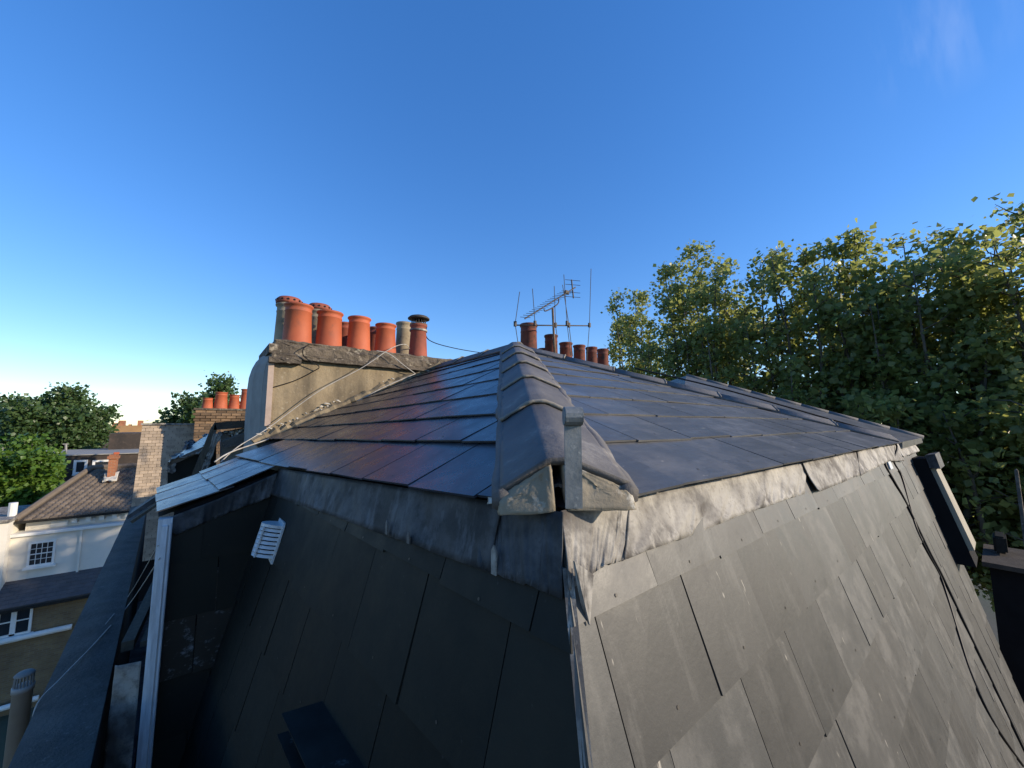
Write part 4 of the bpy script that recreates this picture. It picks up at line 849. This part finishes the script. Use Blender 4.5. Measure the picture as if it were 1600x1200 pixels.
lump('mortar_skirt', [(c0[0]-.12, vH+2.1, c0[2]-.55), (c1_[0]+.12, vH+2.1, c0[2]-.55), (c1_[0]+.15, vH+2.5, c0[2]-.05), (c0[0]-.12, vH+2.5, c0[2]-.15), (c0[0]-.05, vH+2.27, c0[2]-.35), (c1_[0]+.05, vH+2.27, c0[2]-.3)], M['mortar_pale'], ch, 2, .02, 9)
box('gutter', (rl, vH+.02, zE-.10), (rr_, vH+.13, zE-.01), M['black_metal'], wh)
def sash(parent, x0, y0, x1, y1, v_, nx, ny, fr=.07, name='window'):
    a, b = h(x0, y0, v_), h(x1, y1, v_); L_, R2 = a[0], b[0]; T_, B_2 = a[2], b[2]
    w_ = box(name, (L_, v_-.012, B_2), (R2, v_+.03, T_), M['glass'], parent)
    bm = bmesh.new()
    for lo, hi in (((L_-fr, v_-.06, B_2-fr), (L_, v_+.02, T_+fr)), ((R2, v_-.06, B_2-fr), (R2+fr, v_+.02, T_+fr)), ((L_, v_-.06, T_), (R2, v_+.02, T_+fr)), ((L_, v_-.06, B_2-fr), (R2, v_+.02, B_2))): bbox(bm, lo, hi)
    frombm('frame', bm, M['white_paint'], w_)
    for i in range(1, nx): x = L_+(R2-L_)*i/nx; box('glazing_bar', (x-.008, v_-.05, B_2), (x+.008, v_-.014, T_), M['white_paint'], w_)
    for i in range(1, ny): z = B_2+(T_-B_2)*i/ny; q = .008 if i*2 != ny else .018; box('glazing_bar', (L_, v_-.052, z-q), (R2, v_-.014, z+q), M['white_paint'], w_)
    box('sill', (L_-.14, v_-.16, B_2-fr-.09), (R2+.14, v_-.0, B_2-fr), M['white_paint'], w_); return w_
sash(wh, 49.5, 850, 80.5, 878, vH-.02, 4, 4)
# lean-to slates and brick storey
vB = 24.3; bz = h(70, 938, vB)[2]; bl = h(-60, 960, vB)[0]; brt = h(215, 900, vB)[0]
bm = bmesh.new(); bhex(bm, [(bl, vB-.2, bz-.06), (brt, vB-.2, bz-.06), (brt, vH, zW-.06), (bl, vH, zW-.06), (bl, vB-.2, bz), (brt, vB-.2, bz), (brt, vH, zW), (bl, vH, zW)]); lt = frombm('lean_to_roof', bm, M['far_roof'], wh)
bm = bmesh.new(); nr = 7
for r_ in range(nr):
    t0, t1 = r_/nr, (r_+1.1)/nr; y0, y1 = vB-.2+(vH-vB+.2)*t0, vB-.2+(vH-vB+.2)*min(t1, 1); z0, z1 = bz+(zW-bz)*t0, bz+(zW-bz)*min(t1, 1); x = bl-(r_ % 2)*.15
    while x < brt:
        l = .02+rg.uniform(0, .01); bhex(bm, [(x, y0, z0+.004), (x+.29, y0, z0+.004), (x+.29, y1, z1+.002), (x, y1, z1+.002), (x, y0, z0+l), (x+.29, y0, z0+l), (x+.29, y1, z1+.01), (x, y1, z1+.01)]); x += .3
o = frombm('lean_to_slates', bm, basic('grey_brown_slate', (.10, .09, .088), (.065, .06, .06), 2.5, .8, .3), lt); o['kind'] = 'stuff'
box('lower_wall', (bl, vB, -11), (brt, vH-.01, bz-.07), M['stock_brick'], wh)
box('gutter', (bl, vB-.30, bz-.14), (brt, vB-.18, bz-.04), M['black_metal'], wh)
sash(wh, 2, 955, 19, 990, vB-.02, 1, 2); sash(wh, 24, 951, 44, 985, vB-.02, 1, 2)
def bandp(x0, y0, x1, y1, t, v_, nm): bm = bmesh.new(); tube(bm, [h(x0, y0, v_), h(x1, y1, v_)], t, 8); return frombm(nm, bm, M['white_paint'], wh, smooth=True)
bandp(-30, 1010, 112, 979, .11, vB-.16, 'waste_pipe'); bandp(-30, 1117, 60, 1090, .10, vB-.3, 'waste_pipe')
# neighbour at the left edge
lw = thing('white_annexe', 'white wall and pale flat roof cut off at the left photo edge', 'house', tuple(np.array((h(-30, 900, 24.8)[0], 26, -11))))
a = h(11, 808, 26.6); box('wall', (a[0]-6, 25.2, -11), (h(12, 830, 25.2)[0], 29, a[2]), M['white_wall'], lw)
box('flat_roof', (a[0]-6.1, 25.1, a[2]), (h(13, 830, 25.2)[0]+.05, 29, a[2]+.12), M['lead'], lw)
q = h(20, 795, 26.0); bm = bmesh.new(); tube(bm, [(q[0], 26, q[2]-1.3), (q[0], 26, q[2]+.25)], .13, 10); frombm('flue_pipe', bm, M['white_paint'], lw)
# ================================================================== TERRACE BEHIND, FAR BUILDINGS
vT = 41.; tr = thing('dark_terrace', 'dark brick terrace with small white windows behind the brown roof', 'building', (-6, vT+4, -11))
zt = h(140, 711, vT)[2]; box('wall', (h(-120, 720, vT)[0], vT, -11), (h(260, 720, vT)[0], vT+8, zt), M['dark_wall'], tr)
box('coping', (h(-120, 720, vT)[0], vT-.12, zt), (h(260, 720, vT)[0], vT+8.1, zt+.07), M['render_grey'], tr)
sash(tr, 120, 722, 131, 737, vT-.02, 1, 1, .14); sash(tr, 149, 722, 173, 728, vT-.02, 1, 1, .14); sash(tr, 3, 768, 11, 782, vT-8.02, 1, 1, .2)
box('rear_wing', (h(-60, 760, vT-8)[0], vT-8, -11), (h(13, 760, vT-8)[0], vT-.01, h(5, 745, vT-8)[2]), M['dark_wall'], tr)
box('brick_pier', (h(15, 760, vT-8)[0], vT-8.2, -11), (h(27, 760, vT-8)[0], vT-7.2, h(20, 738, vT-8)[2]), M['far_brick'], tr)
box('roof_shed', (h(170, 690, vT+6)[0], vT+6, zt), (h(225, 690, vT+6)[0], vT+12, h(200, 677, vT+6)[2]), M['dark_wall'], tr)
for x in (103, 3): bm = bmesh.new(); tube(bm, [h(x, 712, vT+.5), h(x, 693, vT+.5)], .06, 5); tube(bm, [h(x-5, 694, vT+.5), h(x+4, 694, vT+.5)], .04, 5); frombm('rooftop_aerial', bm, M['render_grey'], tr)
vF = 90.; fb = thing('far_brick_block', 'distant orange brick rooftops with small chimneys on the horizon', 'building', (-12, vF+4, -11))
box('wall', (h(168, 670, vF)[0], vF, -11), (h(240, 670, vF)[0], vF+10, h(200, 665, vF)[2]), M['far_brick'], fb)
box('roof', (h(160, 680, vF)[0], vF-3, -11), (h(240, 680, vF)[0], vF-.1, h(200, 676, vF)[2]), M['far_roof'], fb)
for x0, x1, yt in ((176, 182, 661), (185, 194, 657), (201, 204, 663), (215, 222, 657)):
    box('chimney', (h(x0, 660, vF+2)[0], vF+2, h(200, 672, vF)[2]), (h(x1, 660, vF+2)[0], vF+4, h(x0, yt, vF+2)[2]), M['red_brick'], fb)
# right edge: dark structure, vent box, pole
uR = 7.0; d0 = atu(1546, 884, uR); d1 = atu(1640, 900, uR)
db = thing('dark_outbuilding', 'dark shaded parapet block with a small roof unit at the right edge', 'building', (uR+.6, -.3, -11))
box('wall', (uR, d1[1]-.8, -11), (uR+.9, d0[1], d0[2]), M['deck'], db)
box('coping', (uR-.08, d1[1]-.8, d0[2]), (uR+.95, d0[1]+.05, d0[2]+.05), M['dark_brick'], db)
e0_, e1_ = atu(1552, 848, uR+.5), atu(1577, 876, uR+.5); vb_ = box('roof_unit', (uR+.4, e1_[1], d0[2]+.07), (uR+.75, e0_[1], e0_[2]+.10), M['black_metal'], db, bevel=.02)
lp = thing('lamp_post', 'slim upright post among the leaves at the right edge', 'lamp post', (10.6, -.55, -11))
pt, pb_ = atu(1588, 735, 10.6), atu(1601, 900, 10.6); bm = bmesh.new(); lathe(bm, (pt[0], pt[1], 0), [(.09, -11), (.085, -9.8), (.04, -9.7), (.022, pt[2]), (.001, pt[2]+.03)], 12); frombm('shaft', bm, M['coping'], lp, smooth=True)
# ================================================================== TREES
def leafmesh(name, C, size, mat, parent, seed, droop=.3):
    """C: (n,3) leaf positions; each leaf a folded five-point blade"""
    rg = np.random.default_rng(seed); n = len(C); s = size*rg.uniform(.45, 1.45, n)[:, None]
    a = rg.normal(0, 1, (n, 3)); a[:, 2] -= droop; a /= np.linalg.norm(a, axis=1)[:, None]
    b = rg.normal(0, 1, (n, 3)); b[:, 2] *= .55; b -= a*np.sum(a*b, 1)[:, None]; b /= np.linalg.norm(b, axis=1)[:, None]; c = np.cross(a, b)
    f = rg.uniform(.05, .3, n)[:, None]
    V = np.stack([C, C+s*(.42*a+.52*b+f*c*.5), C+s*(1.0*a+.12*b), C+s*(.42*a-.52*b+f*c*.5)], 1).reshape(-1, 3)
    o_ = np.array(origin(parent)); V = V-o_
    me = bpy.data.meshes.new(name); me.vertices.add(4*n); me.vertices.foreach_set('co', V.ravel().astype(np.float32))
    idx = np.arange(n)[:, None]*4; T = np.concatenate([idx+np.array([0, 1, 2]), idx+np.array([0, 2, 3])], 1).reshape(-1)
    me.loops.add(6*n); me.loops.foreach_set('vertex_index', T.astype(np.int32)); me.polygons.add(2*n)
    me.polygons.foreach_set('loop_start', np.arange(0, 6*n, 3, dtype=np.int32)); me.polygons.foreach_set('loop_total', np.full(2*n, 3, np.int32))
    me.update(calc_edges=True); me.materials.append(mat); o = bpy.data.objects.new(name, me); COL.objects.link(o); o.parent = parent; return o
def tree(name, label, base, H, Rc, z0, seed, nl, ls, mat, group=None, limbs=9, upright=.8, clump=.42, trunk_r=.22, dome=.75):
    """base (x,y), H: top height over the eye, Rc: crown radius, z0: crown bottom"""
    rg = np.random.default_rng(seed); t = thing(name, label, 'tree', (base[0], base[1], -11), group); bm = bmesh.new(); tips = []; wts = []
    zf = z0+(H-z0)*.12; lean = rg.normal(0, .25, 2)
    tp = [np.array((base[0], base[1], -11.)), np.array((base[0]+lean[0]*.3, base[1]+lean[1]*.3, (zf-11)/2)), np.array((base[0]+lean[0], base[1]+lean[1], zf))]
    tube(bm, tp, [trunk_r*1.3, trunk_r, trunk_r*.8], 10)
    for i in range(limbs):
        an = 2*math.pi*(i+rg.uniform(-.3, .3))/limbs*1.618; rr = Rc*math.sqrt((i+.5)/limbs)*rg.uniform(.8, 1.08)
        env = 1-(rr/Rc/1.15)**2*(1-dome*.55)
        top_ = np.array((tp[2][0]+rr*math.cos(an), tp[2][1]+rr*math.sin(an), z0+(H-z0)*max(.35, env)*rg.uniform(.86, 1.0)))
        st = tp[1]*(.25)+tp[2]*.75 if i % 2 else tp[2]
        mid = st*(1-.5)+top_*.5; mid[:2] += (top_[:2]-st[:2])*(.22*upright)+rg.normal(0, .12, 2)
        pts = [st, st*.6+mid*.4+rg.normal(0, .07, 3), mid, mid*.5+top_*.5+rg.normal(0, .1, 3), top_]
        tube(bm, pts, [trunk_r*.55, trunk_r*.42, trunk_r*.28, trunk_r*.16, trunk_r*.05], 6)
        f = poly(pts); Ln_ = sum(np.linalg.norm(b-a) for a, b in zip(pts, pts[1:]))
        for j in range(int(Ln_*3.0)):
            s = rg.uniform(.18, 1.0); p = f(s); a2 = rg.uniform(0, 2*math.pi); l = rg.uniform(.35, 1.0)*(1.25-s*.7)*Rc*.42
            e = p+np.array((math.cos(a2)*l, math.sin(a2)*l, l*rg.uniform(.0, .9)*upright+.1)); m_ = (p+e)/2+rg.normal(0, .05, 3)
            tube(bm, [p, m_, e], [trunk_r*.13*(1.2-s*.7), trunk_r*.08, trunk_r*.025], 4, cap=False)
            for s2 in (.55, .8, 1.0): tips.append(p*(1-s2)+e*s2); wts.append(.6+s2)
        tips += [f(s) for s in (.75, .88, 1.0)]; wts += [1.3, 2.2, 3.0]
    frombm('trunk', bm, M['bark'], t, smooth=True)
    tips = np.array(tips); wts = np.array(wts)*rg.uniform(.1, 1.5, len(tips))**2.2; wts /= wts.sum()
    ix = rg.choice(len(tips), nl, p=wts); C = tips[ix]+np.clip(rg.normal(0, 1, (nl, 3)), -1.25, 1.25)*clump*np.array((1, 1, .8))*rg.uniform(.4, 1.1, (nl, 1))
    C = C[C[:, 2] > z0-.5]
    leafmesh('crown', C, ls, mat, t, seed+1); return t
GP = 'plane trees along the street'
pl = [(1600, 322, 15.2, 2.6), (1500, 306, 15.4, 2.5), (1408, 325, 15.0, 2.2), (1322, 322, 15.5, 2.3), (1222, 330, 15.3, 2.5), (1125, 345, 15.6, 2.5), (1062, 368, 16.0, 2.6), (985, 422, 16.4, 2.5)]
PL_LAB = ('plane tree cut by the right edge of the photo', 'tallest plane tree, second from the right edge', 'plane tree third from the right edge of the photo', 'plane tree fourth from the right edge, above the dormer', 'plane tree fourth from the left end of the row', 'plane tree third from the left end of the row', 'plane tree second from the left end of the row', 'leftmost and lowest plane tree of the row, nearest the aerial')
for i, (x, y, u_, R2) in enumerate(pl):
    p = atu(x, y, u_); tree('plane_tree', PL_LAB[i], (p[0], p[1]), p[2], R2, -6.0, 100+i*7, 15500, .14, M['leaf_plane'], GP, limbs=15, upright=.75, clump=.27, trunk_r=.20)
def ftree(name, label, px, py_top, d, Rc, z0, seed, nl, ls, mat, **k):
    p = dep(px, py_top, d); tree(name, label, (p[0], p[1]), p[2], Rc, z0, seed, nl, ls, mat, **k)
ftree('broad_tree', 'large dark green spreading tree on the left skyline', 95, 606, 38, 4.3, -6.5, 301, 38000, .28, M['leaf_dark'], limbs=14, upright=.5, clump=.8, trunk_r=.4)
ftree('broad_tree', 'dark green tree cut by the left photo edge on the skyline', -8, 630, 40, 4.2, -6, 311, 22000, .30, M['leaf_dark'], limbs=11, upright=.5, clump=.8, trunk_r=.35)
ftree('garden_tree', 'bright green leafy garden tree at far left before the dark terrace', 40, 677, 21, 1.9, -6.2, 321, 18000, .19, M['leaf_bright'], limbs=10, upright=.5, clump=.45, trunk_r=.2)
ftree('broad_tree', 'light-tipped tree behind the brick stack and its four orange pots', 335, 588, 24, 2.3, -4, 331, 20000, .19, M['leaf_dark'], limbs=11, upright=.7, clump=.5, trunk_r=.25)
# ------------------------------------------------------------------ lift everything from eye-relative to ground-zero heights
for o in list(scn.objects):
    if o.parent is None and o.type in ('MESH', 'EMPTY'): o.location.z += EYE
